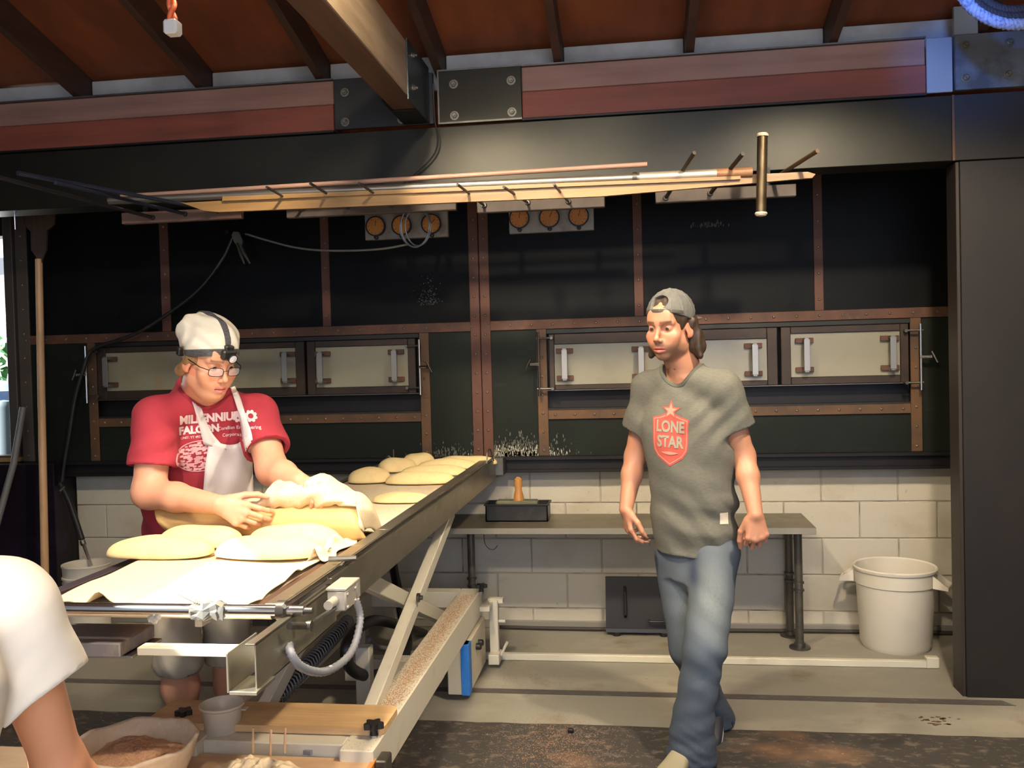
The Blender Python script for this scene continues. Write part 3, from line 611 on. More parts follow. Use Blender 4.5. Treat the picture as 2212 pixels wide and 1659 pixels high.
# ============================================================ BREAD
def loaf_mesh(L, Wd, Hh, seed, sq=.75):
    r = np.random.default_rng(seed); n, k = 26, 40; m = MB(); P = []
    for i in range(n+1):
        th = PI*i/n
        row = []
        for q in range(k+1):
            ph = 2*PI*q/k; cx_ = math.cos(th); s = max(0, math.sin(th))**sq
            x = L/2*np.sign(cx_)*abs(cx_)**.85; y = Wd/2*s*math.cos(ph); z = s*math.sin(ph)
            z = Hh*z*.86 if z > 0 else Hh*.16*z*1.
            y *= 1+.03*math.sin(3*x/L+seed); z = z+Hh*.14 if z > -1 else z
            row.append((float(x), float(y), float(max(0, z*(1+.04*math.sin(9*x/L+seed*2)))))) 
        P.append(row)
    m.grid(P); me = m.mesh('loaf')
    bm = bmesh.new(); bm.from_mesh(me); bmesh.ops.remove_doubles(bm, verts=bm.verts, dist=1e-5); bmesh.ops.recalc_face_normals(bm, faces=bm.faces); bm.to_mesh(me); bm.free()
    return me
def loaf(c, L, Wd, Hh, ang, label, seed, grp):
    o = link('dough_loaf', loaf_mesh(L, Wd, Hh, seed), M_dough, None, True, False); o.location = c; o.rotation_euler = (0, 0, ang)
    tag(o, label, 'dough', grp); return o
ZC = ZBELT+.001
TILT = lambda y: .0165*max(0, y-3.0)
SHIFT = lambda y: .021*max(0, y-3.0)
def belt_at(px, py):
    z = ZC
    for _ in range(12): p = at(px, py, Z=z); z = ZC+TILT(min(p.y, 5.2))
    return p
far = [(808, 926, 1088, 'small floured dough loaf alone on the belt, nearest of the far batch', .042),
 (835, 981, 1048, 'long floured dough loaf, first of the right hand row behind the single loaf', .060),
 (868, 1008, 1030, 'floured dough loaf, second of the right hand row on the belt', .056),
 (905, 1030, 1015, 'floured dough loaf, third of the right hand row on the belt', .056),
 (945, 1052, 1001, 'floured dough loaf, fourth of the right hand row on the belt', .052),
 (958, 1072, 991, 'floured dough loaf, farthest of the right hand row on the belt', .050),
 (755, 843, 1046, 'round-ended floury dough loaf, nearest of the left hand row on the belt', .076),
 (818, 898, 1022, 'floury dough loaf in the middle of the left hand row on the belt', .076),
 (872, 938, 1003, 'floury dough loaf, farthest of the left hand row on the belt', .072)]
for i, (x0, x1, py, lb, hh) in enumerate(far):
    a, b = belt_at(x0, py), belt_at(x1, py); c = (a+b)/2; wd = .13 if i < 6 else .15
    c.y = min(c.y+wd*.38, 4.90)
    sh_ = at((x0+x1)/2, py, Y=c.y).x
    loaf((sh_, c.y, ZC+TILT(c.y)-.001), (b-a).length*(c.y/((a+b)/2).y), wd, hh, .05 if i < 6 else .22, lb, i+1, 'dough loaves on the loader belt')
for o_ in ld.children:
    if o_.type == 'MESH' and o_.name.split('.')[0] in ('side_rail', 'belt', 'inner_rail', 'edge_rod'):
        for v in o_.data.vertices: yy = v.co.y+ld.location.y; v.co.z += TILT(yy); v.co.x += SHIFT(yy)
near = [(335, 512, 1196, 'pale dough loaf behind the front left loaf, by the baker', .078), (528, 728, 1200, 'pale dough loaf behind the front right loaf, under the transfer board', .082),
        (224, 450, 1218, 'front left dough loaf on the linen cloth', .072), (455, 690, 1224, 'front right dough loaf on the linen cloth', .072)]
# couche linen: wavy sheet on the near end of the belt, with loaves on it
ZK = .985
c0, c1, c2, c3 = at(128, 1304, Z=ZBELT+.005), at(596, 1308, Z=ZBELT+.005), at(740, 1180, Z=ZK), at(330, 1165, Z=ZK)
nu, nv = 70, 60; G = []
for i in range(nu):
    u = i/(nu-1); row = []
    for k in range(nv):
        v = k/(nv-1)
        x = (XL-.01)*(1-u)+(XR-.125+.0*v)*u; y = 2.105+(3.05-2.105)*v
        x += .008*math.sin(23*v+2)*u**4
        if v < .05: y += (.05-v)*.25*math.sin(u*9)
        z = ZBELT+.006+.014*min(1, v*5)+.003*math.sin(17*v+4*u)
        z += .030*math.exp(-((u-.27)/.035)**2)*max(0, 1-v*7)+.006*abs(math.sin(u*17))*max(0, 1-v*6)+.014*max(0, u-.93)/.07*max(0, math.sin(21*v+2))
        row.append((x, y-.035*math.exp(-((u-.22)/.08)**2)*max(0, 1-v*5), z))
    G.append(row)
m = MB().grid(G); o = m.put('linen_couche', M_cloth, None, True, edge=False); rebase(o, (-1.15, 2.5, ZBELT+.006))
sm = o.modifiers.new('thick', 'SOLIDIFY'); sm.thickness = .003; sm.offset = 1
tag(o, 'pale floured linen cloth with frayed front edge, spread on the loader near end', 'cloth')
m = MB(); m.box((XR-.125, 2.10, ZBELT+.003), (XR-.085, 3.05, ZBELT+.012), .002); o = m.put('couche_board', M_wbeam2); rebase(o, (XR-.1, 2.5, ZBELT+.003)); tag(o, 'thin brown board edge showing under the right side of the linen cloth', 'board')
ZN = ZBELT+.024
for i, (x0, x1, py, lb, hh) in enumerate(near):
    a, b = at(x0, py-12, Z=ZN), at(x1, py-12, Z=ZN); c = (a+b)/2; c.y = 2.76 if i < 2 else 2.605; c.x = at((x0+x1)/2, 900, Y=c.y).x
    loaf((c.x, c.y, ZN), (b.x-a.x)*1.0, .165, hh*.86, -.03, lb, i+21, 'dough loaves on the linen cloth')
# linen fold between front right loaf and rail
p = at(690, 1215, Z=ZN)
G = []
for i in range(24):
    t = i/23; row = []
    for k in range(9):
        s = k/8; row.append((XR-.16+.06*s+.012*math.sin(t*11), 2.55+.36*t, ZBELT+.022+.045*math.exp(-((s-.45)/.22)**2)*(.5+.5*math.sin(t*13+1))))
    G.append(row)
o = MB().grid(G).put('linen_fold', M_cloth, None, True, edge=False); rebase(o, (XR-.13, 2.7, ZBELT+.022)); sm = o.modifiers.new('t', 'SOLIDIFY'); sm.thickness = .003
tag(o, 'narrow folded strip of linen beside the front right loaf, along the rail', 'cloth')
# duct tape bundle and plastic scraps on the end rod
p = Vector((at(448, 1318, Y=2.03).x, 2.035, zr_))
m = MB().lathe([(.016, -.042), (.021, -.036), (.019, -.02), (.024, -.005), (.019, .012), (.023, .03), (.016, .04)], p, (1, 0, 0), 14)
m.v = [(x+random.gauss(0, .001), y+random.gauss(0, .003), z+random.gauss(0, .003)) for x, y, z in m.v]
m.prism([p+Vector(q) for q in ((.035, -.02, .012), (.048, -.022, .016), (.045, -.02, -.02), (.03, -.02, -.012))], (0, .004, 0))
m.tube(curve([p+Vector((-.02, -.015, .02)), p+Vector((-.05, -.01, .03)), p+Vector((-.075, 0, .036))], 5), .0022, 5)
o = m.put('tape_bundle', mat('duct_tape', (104, 104, 98), .4, .4), None, False); rebase(o, p); tag(o, 'grey duct tape wrapped around the bright rod at the loader end', 'tape')
p = Vector((at(355, 1342, Y=2.1).x, 2.06, zr_-.028))
m = MB(); 
for i in range(7): m.lathe([(.004, -.008), (.010, -.002), (.006, .006)], p+Vector((random.gauss(0, .012), random.gauss(0, .005), random.gauss(0, .006))), (random.random(), random.random(), random.random()), 6)
o = m.put('plastic_knot', mat('clear_wrap', (200, 196, 188), .2, 0, alpha=.8)); rebase(o, p); o['kind'] = 'stuff'; tag(o, 'knot of clear plastic wrap under the bright rod', 'plastic')
# transfer board with dough, held by the baker
tb_ = thing('transfer_board', 'long tan transfer board tipped on edge in the hands of the baker', 'board', (-1.35, 2.89, 1.03))
B0, B1 = at(330, 1095, Y=2.70), at(785, 1075, Y=2.58)
B2, B3 = at(782, 1168, Y=2.56), at(352, 1128, Y=2.68)
def lerp2(a, b, t): return a+(b-a)*t
TB = at(334, 1096, Y=2.90); BB_ = at(368, 1152, Y=2.87); TB2 = at(770, 1083, Y=2.89); BB2 = at(792, 1166, Y=2.86)
G = []; 
for i in range(31):
    u = i/30; row = []
    a = lerp2(TB, TB2, u); b = lerp2(BB_, BB2, u)
    for k in range(13):
        v = k/12; q = lerp2(a, b, v); q = q+Vector((0, -.03*math.sin(PI*v)*1.0, 0)); 
        if v < .12: q.z -= .006*(1-v/.12)
        row.append(q)
    G.append(row)
o = MB().grid(G).put('panel', wood('tan_board', (214, 176, 116), (196, 154, 94), (2, 30, 30), .5), tb_, True, edge=False); sm = o.modifiers.new('t', 'SOLIDIFY'); sm.thickness = .008; sm.offset = 0
# couche draped over the board (bright crumpled linen) and the dough under it
top0 = at(560, 1082, Y=2.70); G = []
Ptop = [(545, 1078), (575, 1062), (600, 1042), (640, 1030), (690, 1028), (735, 1042), (770, 1065), (800, 1100), (797, 1140)]
C = curve([at(x, y, Y=2.95-.0*i) for i, (x, y) in enumerate(Ptop)], 6)
for i, q in enumerate(C):
    u = i/(len(C)-1); row = []
    bq = lerp2(TB, TB2, min(1, .50+.5*u))+Vector((0, -.02, -.012))
    if u > .86: bq = lerp2(TB2, BB2, (u-.86)/.14*.75)+Vector((.004, -.02, 0))
    for k in range(17):
        v = k/16
        # from the back (behind the crest) over the crest down to the front edge of the board
        if v < .4: s = v/.4; r_ = q+Vector((0, .16*(1-s), -.13*(1-s)**2))
        else: s = (v-.4)/.6; r_ = lerp2(q, bq, s)+Vector((0, -.055*math.sin(PI*s), .012*math.sin(PI*s)))
        r_ = r_+Vector((0, .006*math.sin(31*u+9*v), .007*math.sin(23*u+2)*(1-abs(v-.45))+.004*math.sin(47*u+7*v)))
        row.append(r_)
    G.append(row)
o = MB().grid(G).put('linen_wrap', M_cloth, tb_, True, edge=False); tag(o, 'bright floured linen bunched over the board'); sm = o.modifiers.new('t', 'SOLIDIFY'); sm.thickness = .004
dl = loaf((at(665, 1050, Y=3.0).x, 3.01, 1.03), .26, .11, .085, -.1, 'dough loaf under the bunched linen on the tipped transfer board', 31, None)
# ============================================================ RACK UNDER THE HEADER: BRACKETS, PEGS, POLES
def strip(px0, px1, m, label, pegs, Y=4.13):
    a, b = at(*px0, Y=Y), at(*px1, Y=Y); z = (a.z+b.z)/2
    t = thing('peg_rail', label, 'rack', ((a.x+b.x)/2, Y, z), 'peg rails under the header beam')
    MB().box((a.x, Y, z-.028), (b.x, Y+.035, z+.026), .003).put('backing_strip', m, t)
    for x in (a.x+.12, b.x-.12): MB().box((x-.012, Y+.012, z+.02), (x+.012, Y+.035, 2.372)).put('hanger', M_dark, t)
    for (bx, by), (tx, ty), Yt, r_, mm in pegs:
        p = at(bx, by, Y=Y); q = at(tx, ty, Y=Yt); MB().tube([p, q], r_, 8).put('peg', mm, t, True)
        MB().lathe([(0, 0), (.014, 0), (.010, .012), (0, .012)], p, (0, -1, 0), 10).put('peg_nut', M_dull, t)
    return t
M_peg = mat('peg_steel', (74, 74, 80), .35, .8); M_dpeg = mat('dark_peg', (44, 36, 26), .5, .3); M_peg2 = mat('blue_grey_rod', (70, 78, 104), .3, .8)
M_strip = mat('brown_grey_strip', (84, 74, 68), .7, 0, [(7, 4, .4, .7, (60, 52, 46), .7)])
strip((618, 452), (985, 446), M_strip, 'dark peg rail left of the centre post', [((655, 450), (576, 404), 3.72, .006, M_peg), ((752, 446), (670, 396), 3.72, .006, M_peg), ((846, 443), (776, 396), 3.72, .006, M_peg)])
strip((1030, 446), (1306, 434), M_strip, 'brown grey peg rail above the right gauges', [((1046, 444), (988, 398), 3.74, .006, M_peg), ((1140, 438), (1088, 404), 3.74, .006, M_peg), ((1228, 436), (1196, 398), 3.74, .006, M_peg)])
strip((1416, 426), (1720, 408), M_strip, 'peg rail with dark pegs behind the crossbar tool', [((1438, 428), (1500, 330), 3.76, .009, M_dpeg), ((1534, 418), (1605, 332), 3.76, .009, M_dpeg), ((1668, 388), (1766, 326), 3.74, .009, mat('dowel_brown', (92, 66, 44), .6))])
strip((262, 472), (520, 458), mat('reddish_strip', (110, 84, 72), .7), 'reddish peg rail with long rods at the far left', [((470, 455), (38, 374), 3.1, .009, M_peg2), ((400, 462), (120, 395), 3.2, .008, M_peg2), ((330, 470), (-60, 368), 3.0, .009, M_peg)])
def pole(name, label, px0, px1, r_, m, cat='pole', Y=3.93, Y2=None):
    a, b = at(*px0, Y=Y), at(*px1, Y=Y2 or Y)
    o = MB().tube([a, b], r_, 14).put(name, m, None, True); rebase(o, (a+b)/2); return tag(o, label, cat)
M_pink = wood('pinkish_dowel', (176, 140, 120), (152, 114, 94), (2, 30, 30), .5); M_tan = wood('varnished_peel_wood', (150, 116, 70), (126, 94, 54), (1.5, 40, 40), .4)
pole('wooden_pole', 'thin pinkish wooden pole lying on the pegs, topmost and in front of the aluminium pole', (262, 424), (1398, 355), .0105, M_pink, Y=3.98)
ap = thing('crossbar_tool', 'long aluminium pole with a brown metal crossbar hanging at its right end', 'tool', at(950, 395, Y=3.93))
a, b = at(236, 434, Y=3.95), at(1625, 372, Y=3.9)
jn = a.lerp(b, .84)
MB().tube([a, jn], .017, 14).put('aluminium_tube', mat('aluminium', (172, 168, 158), .32, .9), ap, True)
MB().tube([jn, a.lerp(b, .95)], .0205, 14).put('wide_sleeve', mat('worn_aluminium', (186, 178, 160), .4, .7), ap, True)
MB().tube([a.lerp(b, .95), b], .021, 14).put('wood_end', mat('brown_end', (132, 92, 58), .5), ap, True)
MB().lathe([(0, 0), (.023, 0), (.023, .02), (0, .02)], a.lerp(b, .83), b-a, 14).put('collar', M_dull, ap, True)
c0, c1 = at(1647, 292, Y=3.86), at(1644, 462, Y=3.86)
MB().tube([c0, c1], .021, 18).put('crossbar', mat('brown_metal_tube', (96, 84, 64), .35, .8, [(9, 4, .5, .7, (70, 52, 36), .7)]), ap, True)
for c, d in ((c0, c0-c1), (c1, c1-c0)): MB().lathe([(.024, -.006), (.026, 0), (.02, .008), (0, .012)], c, d, 18).put('end_cap', mat('pale_cap', (190, 180, 160), .4), ap, True)
def peel(name, label, q, Y, t, m):
    P = [at(x, y, Y=Y) for x, y in q]; o = MB().prism(P, (0, t, 0)).put(name, m); c = sum(P, Vector())/len(P); rebase(o, c); return tag(o, label, 'pole')
peel('flat_wooden_pole', 'wide flat yellow wooden pole lying lowest on the pegs', ((392, 438), (1300, 392), (1745, 371), (1762, 376), (1755, 384), (1300, 424), (472, 458), (440, 455)), 3.90, .02, M_tan)
peel('flat_wooden_pole', 'slim yellow wooden pole between the aluminium pole and the wide one', ((480, 424), (1600, 380), (1600, 387), (480, 434)), 3.885, .012, M_tan)
# standing wooden peel at the left
Yp = 4.78
pl = thing('bread_peel', 'wooden bread peel standing on its handle, blade up, left of the oven door', 'peel', at(97, 1290, Y=Yp))
blade = [(50, 452), (118, 452), (117, 484), (101, 498), (100, 540), (92, 556), (88, 575), (80, 575), (77, 554), (67, 540), (66, 500), (50, 484)]
P = [at(x, y, Y=Yp) for x, y in blade]
MB().prism(P, (0, .012, 0)).put('blade', wood('charred_peel', (72, 54, 42), (52, 40, 32), (30, 30, 2), .7), pl)
pA_, pB_ = at(84, 560, Y=Yp+.006), at(98, 1290, Y=Yp-.10); MB().tube([pA_, pB_+(pB_-pA_)*(-pB_.z/(pB_.z-pA_.z)) if False else pA_+(pB_-pA_)*(pA_.z/(pA_.z-pB_.z))], [.020, .022], 12).put('handle', wood('ash_handle', (196, 158, 116), (176, 134, 92), (30, 30, 2), .5), pl, True)
# dark post in front of the peel foot
a, b = at(-60, 1290, Y=4.95), at(131, 1300, Y=4.95)
o = MB().box((-4.7, 4.93, 0), (b.x, 5.06, at(60, 1003, Y=4.93).z), .003).put('steel_base_cabinet', mat('purple_black_steel', (36, 28, 40), .35, .6, [(5, 4, .5, .75, (60, 56, 80), .6)])); rebase(o, (-3.9, 5.0, 0)); tag(o, 'dark steel base cabinet below the window at the far left', 'cabinet')
# grey pole leaning at the window
o = MB().tube([at(50, 880, Y=4.86), at(30, 1000, Y=4.8), at(-20, 1180, Y=4.7)], .019, 12).put('leaning_pole', mat('grey_pole', (104, 104, 100), .5), None, True); rebase(o, at(-20, 1180, Y=4.7)); tag(o, 'grey round pole leaning across the window at the left edge', 'pole')
# hanging lamp-chain wire at top left
o = MB().tube([at(31, 452, Y=4.28), at(33, 496, Y=4.28)], .0035, 6).put('hook_wire', M_chrome, None, True); rebase(o, at(31, 462, Y=4.9)); tag(o, 'short bright hook wire hanging above the window', 'hook')
# ============================================================ HOSES, CLAMP
Yh = 4.98
hz = thing('steam_hose', 'thin dark hose hanging from the clamp past the left oven door to a wand', 'hose', at(500, 508, Y=Yh))
pts = [(505, 508), (480, 560), (430, 625), (360, 680), (290, 722), (215, 748), (192, 765), (180, 800), (163, 860), (150, 940), (138, 1010), (133, 1048)]
MB().tube(curve([at(x, y, Y=Yh) for x, y in pts], 8), .0105, 8).put('tube', M_blackpl, hz, True, edge=False)
g0, g1, g2 = at(130, 1045, Y=4.96), at(150, 1085, Y=4.93), at(177, 1165, Y=4.86)
MB().tube(curve([g0, g1, g2], 6), .017, 10).put('grip', M_black, hz, True)
MB().tube([at(138, 1052, Y=4.95), at(128, 1062, Y=4.92)], .01, 8).put('trigger', M_dull, hz, True)
MB().tube([g2, at(184, 1185, Y=4.83), at(198, 1222, Y=4.8)], [.012, .011, .007], 8).put('steel_wand', M_chrome, hz, True)
MB().lathe([(0, -.01), (.016, -.01), (.016, .014), (0, .014)], at(179, 1172, Y=4.85), g2-g1, 8).put('coupling', M_dull, hz, True)
h2 = thing('grey_cable', 'pale grey cable sagging from the clamp to a coil hung below the header', 'cable', at(700, 540, Y=4.6))
MB().tube(curve([at(x, y, Y=4.9-.25*i/7) for i, (x, y) in enumerate(((530, 505), (580, 520), (640, 535), (700, 541), (770, 541), (830, 537), (880, 528)))], 8), .006, 8).put('sagging_run', mat('pale_cable', (120, 116, 106), .5), h2, True, edge=False)
c = at(897, 490, Y=4.6); m = MB()
for k, (rx_, rz_, of) in enumerate(((.075, .105, 0), (.068, .097, .012), (.08, .1, -.008))):
    m.tube([c+Vector((of+rx_*math.cos(2*PI*i/36), .012*k+.01*math.sin(4*PI*i/36), rz_*math.sin(2*PI*i/36))) for i in range(36)], .0045, 7, closed=True)
m.put('coil', mat('pale_cable2', (128, 130, 134), .35, .3), h2, True, edge=False)
MB().tube([c+Vector((0, 0, .1)), (c.x+.01, 4.25, 2.38)], .004, 6).put('hanging_cord', M_black, h2, True)
MB().tube(curve([(c.x+.02, 4.16, 2.36), at(940, 330, Y=4.17), at(938, 250, Y=4.1), at(935, 180, Y=4.05)], 6), .004, 6).put('drop_cord', M_black, h2, True)
# clamp (locking pliers) on the oven front
pp = at(513, 505, Y=4.98)
cl = thing('locking_pliers', 'steel locking pliers clamped high on the oven, jaws holding the hose', 'pliers', pp)
MB().prism([at(x, y, Y=4.96) for x, y in ((500, 508), (504, 500), (516, 501), (524, 520), (522, 530), (512, 532), (505, 522))], (0, .02, 0)).put('jaws', M_bolt, cl)
MB().tube([at(516, 522, Y=4.97), at(526, 545, Y=4.96), at(541, 570, Y=4.95)], [.010, .011, .006], 8).put('handle', M_bolt, cl, True)
MB().tube([at(512, 526, Y=4.96), at(520, 550, Y=4.94), at(528, 570, Y=4.94)], [.008, .009, .005], 8).put('handle', M_bolt, cl, True)
MB().box(at(505, 505, Y=5.07)-Vector((.012, .09, .012)), at(505, 505, Y=5.07)+Vector((.012, .01, .012)), .002).put('mount_lug', M_dark, cl)
# ============================================================ BENCH AND THINGS ON IT
ZBN = .665; YB = 4.69
bx0, bx1 = at(955, 1140, Y=YB).x-.35, at(1763, 1145, Y=YB).x; bx2 = at(1731, 1105, Y=5.12).x
bn = thing('steel_bench', 'long low steel bench along the white block wall on pipe legs', 'bench', ((bx0+bx1)/2, 5.0, 0))
M_bench = mat('dirty_bench_steel', (128, 120, 102), .4, .5, [(4, 5, .45, .7, (84, 74, 58), .8), (11, 4, .6, .75, (150, 140, 118), .6)])
MB().prism([(bx0, YB, ZBN-.004), (bx1, YB, ZBN-.004), (bx2, 5.128, ZBN-.004), (bx0, 5.128, ZBN-.004)], (0, 0, .004)).put('top', M_bench, bn)
MB().box((bx0, YB-.005, ZBN-.032), (bx1, YB+.002, ZBN), .001).put('front_lip', mat('worn_lip', (150, 144, 130), .4, .5), bn)
def pipe_leg(x, y, r_=.022, zt_=None):
    m = MB().tube([(x, y, .012), (x, y, ZBN-.03)], r_, 14).put('leg', mat('pipe_grey', (96, 92, 84), .45, .6, [(14, 3, .5, .7, (66, 62, 56), .6)]), bn, True)
    q = MB().lathe([(0, 0), (.055, 0), (.055, .008), (.03, .012), (.028, .03), (r_, .03)], (x, y, .0), (0, 0, 1), 20)
    for z in (.30, .34): MB().lathe([(r_, 0), (r_+.007, .002), (r_+.007, .012), (r_, .014)], (x, y, z), (0, 0, 1), 14).put('coupling', M_dull, m, True)
    q.put('flange', M_dull, m, True)
l1, l2 = at(1708, 1365, Z=0), at(1728, 1402, Z=0)
pipe_leg(at(1726, 1300, Y=4.86).x, 4.86, .021); pipe_leg(at(1706, 1300, Y=5.07).x, 5.07, .021)
pipe_leg(at(1018, 1200, Y=4.9).x, 4.9, .021)
sp = thing('brush_and_bin', 'x', 'x')
bpy.data.objects.remove(sp)
a, b = at(1052, 1124, Z=ZBN), at(1182, 1130, Z=ZBN)
yb = (a.y+b.y)/2; hb = .088; bi = thing('black_bin', 'black rectangular plastic bin on the bench, holding a scrub brush', 'bin', ((a.x+b.x)/2, yb+.06, ZBN))
x0, x1 = a.x, b.x; y0, y1 = yb, yb+.15; t = .006
m = MB()
for (p0, p1) in (((x0, y0, ZBN), (x1, y0+t, ZBN+hb)), ((x0, y1-t, ZBN), (x1, y1, ZBN+hb)), ((x0, y0, ZBN), (x0+t, y1, ZBN+hb)), ((x1-t, y0, ZBN), (x1, y1, ZBN+hb)), ((x0, y0, ZBN), (x1, y1, ZBN+t))): m.box(p0, p1)
m.put('walls', M_blackpl, bi)
m = MB()
for (p0, p1) in (((x0-.008, y0-.008, ZBN+hb), (x1+.008, y0+.004, ZBN+hb+.008)), ((x0-.008, y1-.004, ZBN+hb), (x1+.008, y1+.008, ZBN+hb+.008)), ((x0-.008, y0, ZBN+hb), (x0+.004, y1, ZBN+hb+.008)), ((x1-.004, y0, ZBN+hb), (x1+.008, y1, ZBN+hb+.008))): m.box(p0, p1, .002)
m.put('rim', M_blackpl, bi)
sx = (x0+x1)/2; q = MB(); q.box((x0+.05, y0+.03, ZBN+.06), (x1-.06, y1-.03, ZBN+hb+.02), .008)
bs = thing('scrub_brush', 'grey-green scrub brush with an upright tan wooden handle, in the black bin', 'brush', (sx, yb+.07, ZBN+.06))
q.put('head', mat('grey_green_brush', (94, 96, 74), .8), bs)
MB().lathe([(0, 0), (.030, 0), (.026, .03), (.019, .055), (.022, .10), (.020, .118), (.008, .128), (0, .129)], (sx+.005, yb+.07, ZBN+hb+.02), (0, 0, 1), 18).put('handle', wood('tan_handle', (184, 130, 70), (156, 104, 50), (30, 30, 4), .5), bs, True)
o = MB().tube(curve([at(1045, 1154, Y=4.70), at(1048, 1175, Y=4.71), at(1058, 1186, Y=4.71), at(1068, 1186, Y=4.71), at(1075, 1178, Y=4.71)], 6), .0022, 5).put('hanging_string', M_black, None, True); rebase(o, at(1045, 1154, Y=4.70)); tag(o, 'thin dark string dangling from the front lip of the bench', 'string')
# black panel leaning on the wall
a = at(1308, 1364, Z=.012); 
zt_ = at(1308, 1250, Y=5.08).z; xw0, xw1 = at(1308, 1300, Y=5.06).x, at(1456, 1300, Y=5.06).x
pn = thing('metal_cover', 'black metal access panel leaning on the wall under the bench, behind the walking man', 'panel', ((xw0+xw1)/2, 5.05, 0))
MB().prism([(xw0, 5.03, .02), (xw1, 5.03, .02), (xw1, 5.12, zt_), (xw0, 5.12, zt_)], (0, .016, 0)).put('sheet', M_dark, pn)
MB().prism([(xw0, 5.026, .02), (xw1, 5.026, .02), (xw1, 5.032, .04), (xw0, 5.032, .04)], (0, -.008, 0)).put('bottom_edge', M_blackpl, pn)
m = MB(); hx_ = at(1350, 1300, Y=5.0).x; m.tube([(hx_, 5.05, .10), (hx_, 5.02, .12), (hx_, 5.045, .24), (hx_, 5.08, .26)], .008, 8); m.put('handle', M_blackpl, pn, True)
m = MB(); m.tube([(hx_+.13, 5.01, .085), (hx_+.28, 5.01, .085)], .007, 8); m.tube([(hx_+.13, 5.01, .085), (hx_+.13, 5.05, .085)], .006, 8); m.tube([(hx_+.28, 5.01, .085), (hx_+.28, 5.05, .085)], .006, 8); m.put('handle', M_blackpl, pn, True)
for x in (xw0+.06, xw1-.06): MB().lathe([(0, 0), (.022, 0), (.022, .02), (0, .02)], (x, 5.03, 0), (0, 0, 1), 12).put('foot', M_black, pn)
# trash can
tcn = at(1930, 1372, Z=0); tcn = Vector((1.285, 4.935, 0))
pL, pR = at(1845, 1210, Y=4.93), at(2020, 1225, Y=4.93); rt = (pR.x-pL.x)/2; ht = at(1930, 1222, Y=4.93).z
tcn.x = (pL.x+pR.x)/2; tcn.y = 5.128-rt*.99
tc2 = thing('trash_can', 'round off-white plastic trash can with open top, by the steel column', 'trash can', tcn)
pL, pR = at(1845, 1210, Y=tcn.y), at(2020, 1225, Y=tcn.y); rt = (pR.x-pL.x)/2; ht = at(1930, 1220, Y=tcn.y).z
rb = rt*.87
MB().lathe([(0, .0), (rb*.93, 0), (rb, .025), (rt*.95, ht*.78), (rt*.985, ht*.79), (rt*.985, ht*.95), (rt*1.02, ht*.955), (rt*1.03, ht*.985), (rt*1.0, ht), (rt*.96, ht*.985), (rt*.92, ht*.8), (rb*.9, .03), (0, .02)], tcn, (0, 0, 1), 56).put('body', M_white_pl, tc2, True)
for s, name in ((1, 'handle'), (-1, 'handle')):
    A = -.5 if s > 0 else PI-.35
    e = Vector((math.cos(A), math.sin(A), 0)); n_ = Vector((-e.y, e.x, 0)); c = tcn+e*rt*.97; m = MB()
    for q in (-.05, .05):
        k = c+n_*q; m.prism([k+Vector((0, 0, ht*.94)), k+Vector((0, 0, ht*.79)), k+e*.072+Vector((0, 0, ht*.78)), k+e*.072+Vector((0, 0, ht*.82))], n_*(.008 if q > 0 else -.008))
    m.box((-.006, -.052, -.010), (.006, .052, .012), .002, Matrix((e, n_, Vector((0, 0, 1)))).transposed(), c+e*.068+Vector((0, 0, ht*.80)))
    m.put(name, M_white_pl, tc2)
# white bucket behind the loader with the wand in it
bq = at(190, 1300, Y=4.72); bq.z = 0; zt2 = at(190, 1216, Y=4.72).z; rbk = (at(235, 1216, Y=4.72).x-at(145, 1216, Y=4.72).x)/2
bk = thing('white_bucket', 'white plastic bucket on the floor at the left, the steel wand resting in it', 'bucket', bq)
MB().lathe([(0, 0), (rbk*.86, 0), (rbk*.9, .02), (rbk*.97, zt2*.82), (rbk*1.03, zt2*.83), (rbk*1.03, zt2*.85), (rbk*.98, zt2*.86), (rbk, zt2*.97), (rbk*1.04, zt2*.985), (rbk*1.03, zt2), (rbk*.95, zt2*.99), (rbk*.85, .03), (0, .02)], bq, (0, 0, 1), 40).put('body', M_white_pl, bk, True)
for z in (.72, .77): MB().lathe([(rbk*.955, z*zt2), (rbk*1.01, z*zt2+.002), (rbk*1.01, z*zt2+.008), (rbk*.955, z*zt2+.01)], bq, (0, 0, 1), 40).put('ridge', M_white_pl, bk, True)
# floor track bar, cable at wall foot, tape, mat
a, b = at(1085, 1414, Z=.02), at(2020, 1436, Z=.02)
rl = thing('floor_track', 'long white metal track bar lying on the floor in front of the bench', 'rail', ((a.x+b.x)/2, (a.y+b.y)/2, 0))
MB().bar((a.x-.5, (a.y+b.y)/2, .018), (b.x, (a.y+b.y)/2, .018), .03, .034, (0, 0, 1), .003).put('bar', M_white, rl)
MB().bar((a.x-.5, (a.y+b.y)/2+.028, .006), (b.x-.12, (a.y+b.y)/2+.028, .006), .02, .01, (0, 0, 1), .002).put('back_strip', M_mortar, rl)
MB().box((b.x-.04, (a.y+b.y)/2-.02, .001), (b.x+.02, (a.y+b.y)/2+.02, .055), .004).put('end_stop', M_white, rl)
for i, (u0, u1) in enumerate(((.15, .42), (.62, .70))): MB().box((a.x+(b.x-a.x)*u0, (a.y+b.y)/2+.03, .011), (a.x+(b.x-a.x)*u1, (a.y+b.y)/2+.045, .016)).put('slot', M_dark, rl)
o = MB().tube(curve([(at(1085, 1340, Z=.02).x, 5.11, .014), (-.5, 5.10, .013), (0, 5.10, .013), (.6, 5.11, .013), (1.0, 5.12, .013), (1.75, 5.12, .013)], 10), .011, 8).put('floor_cable', mat('brown_black_hose', (52, 44, 38), .6), None, True, edge=False); rebase(o, (.3, 5.11, .013)); tag(o, 'dark hose lying along the foot of the white block wall', 'hose')
yt = at(1700, 1508, Z=0).y
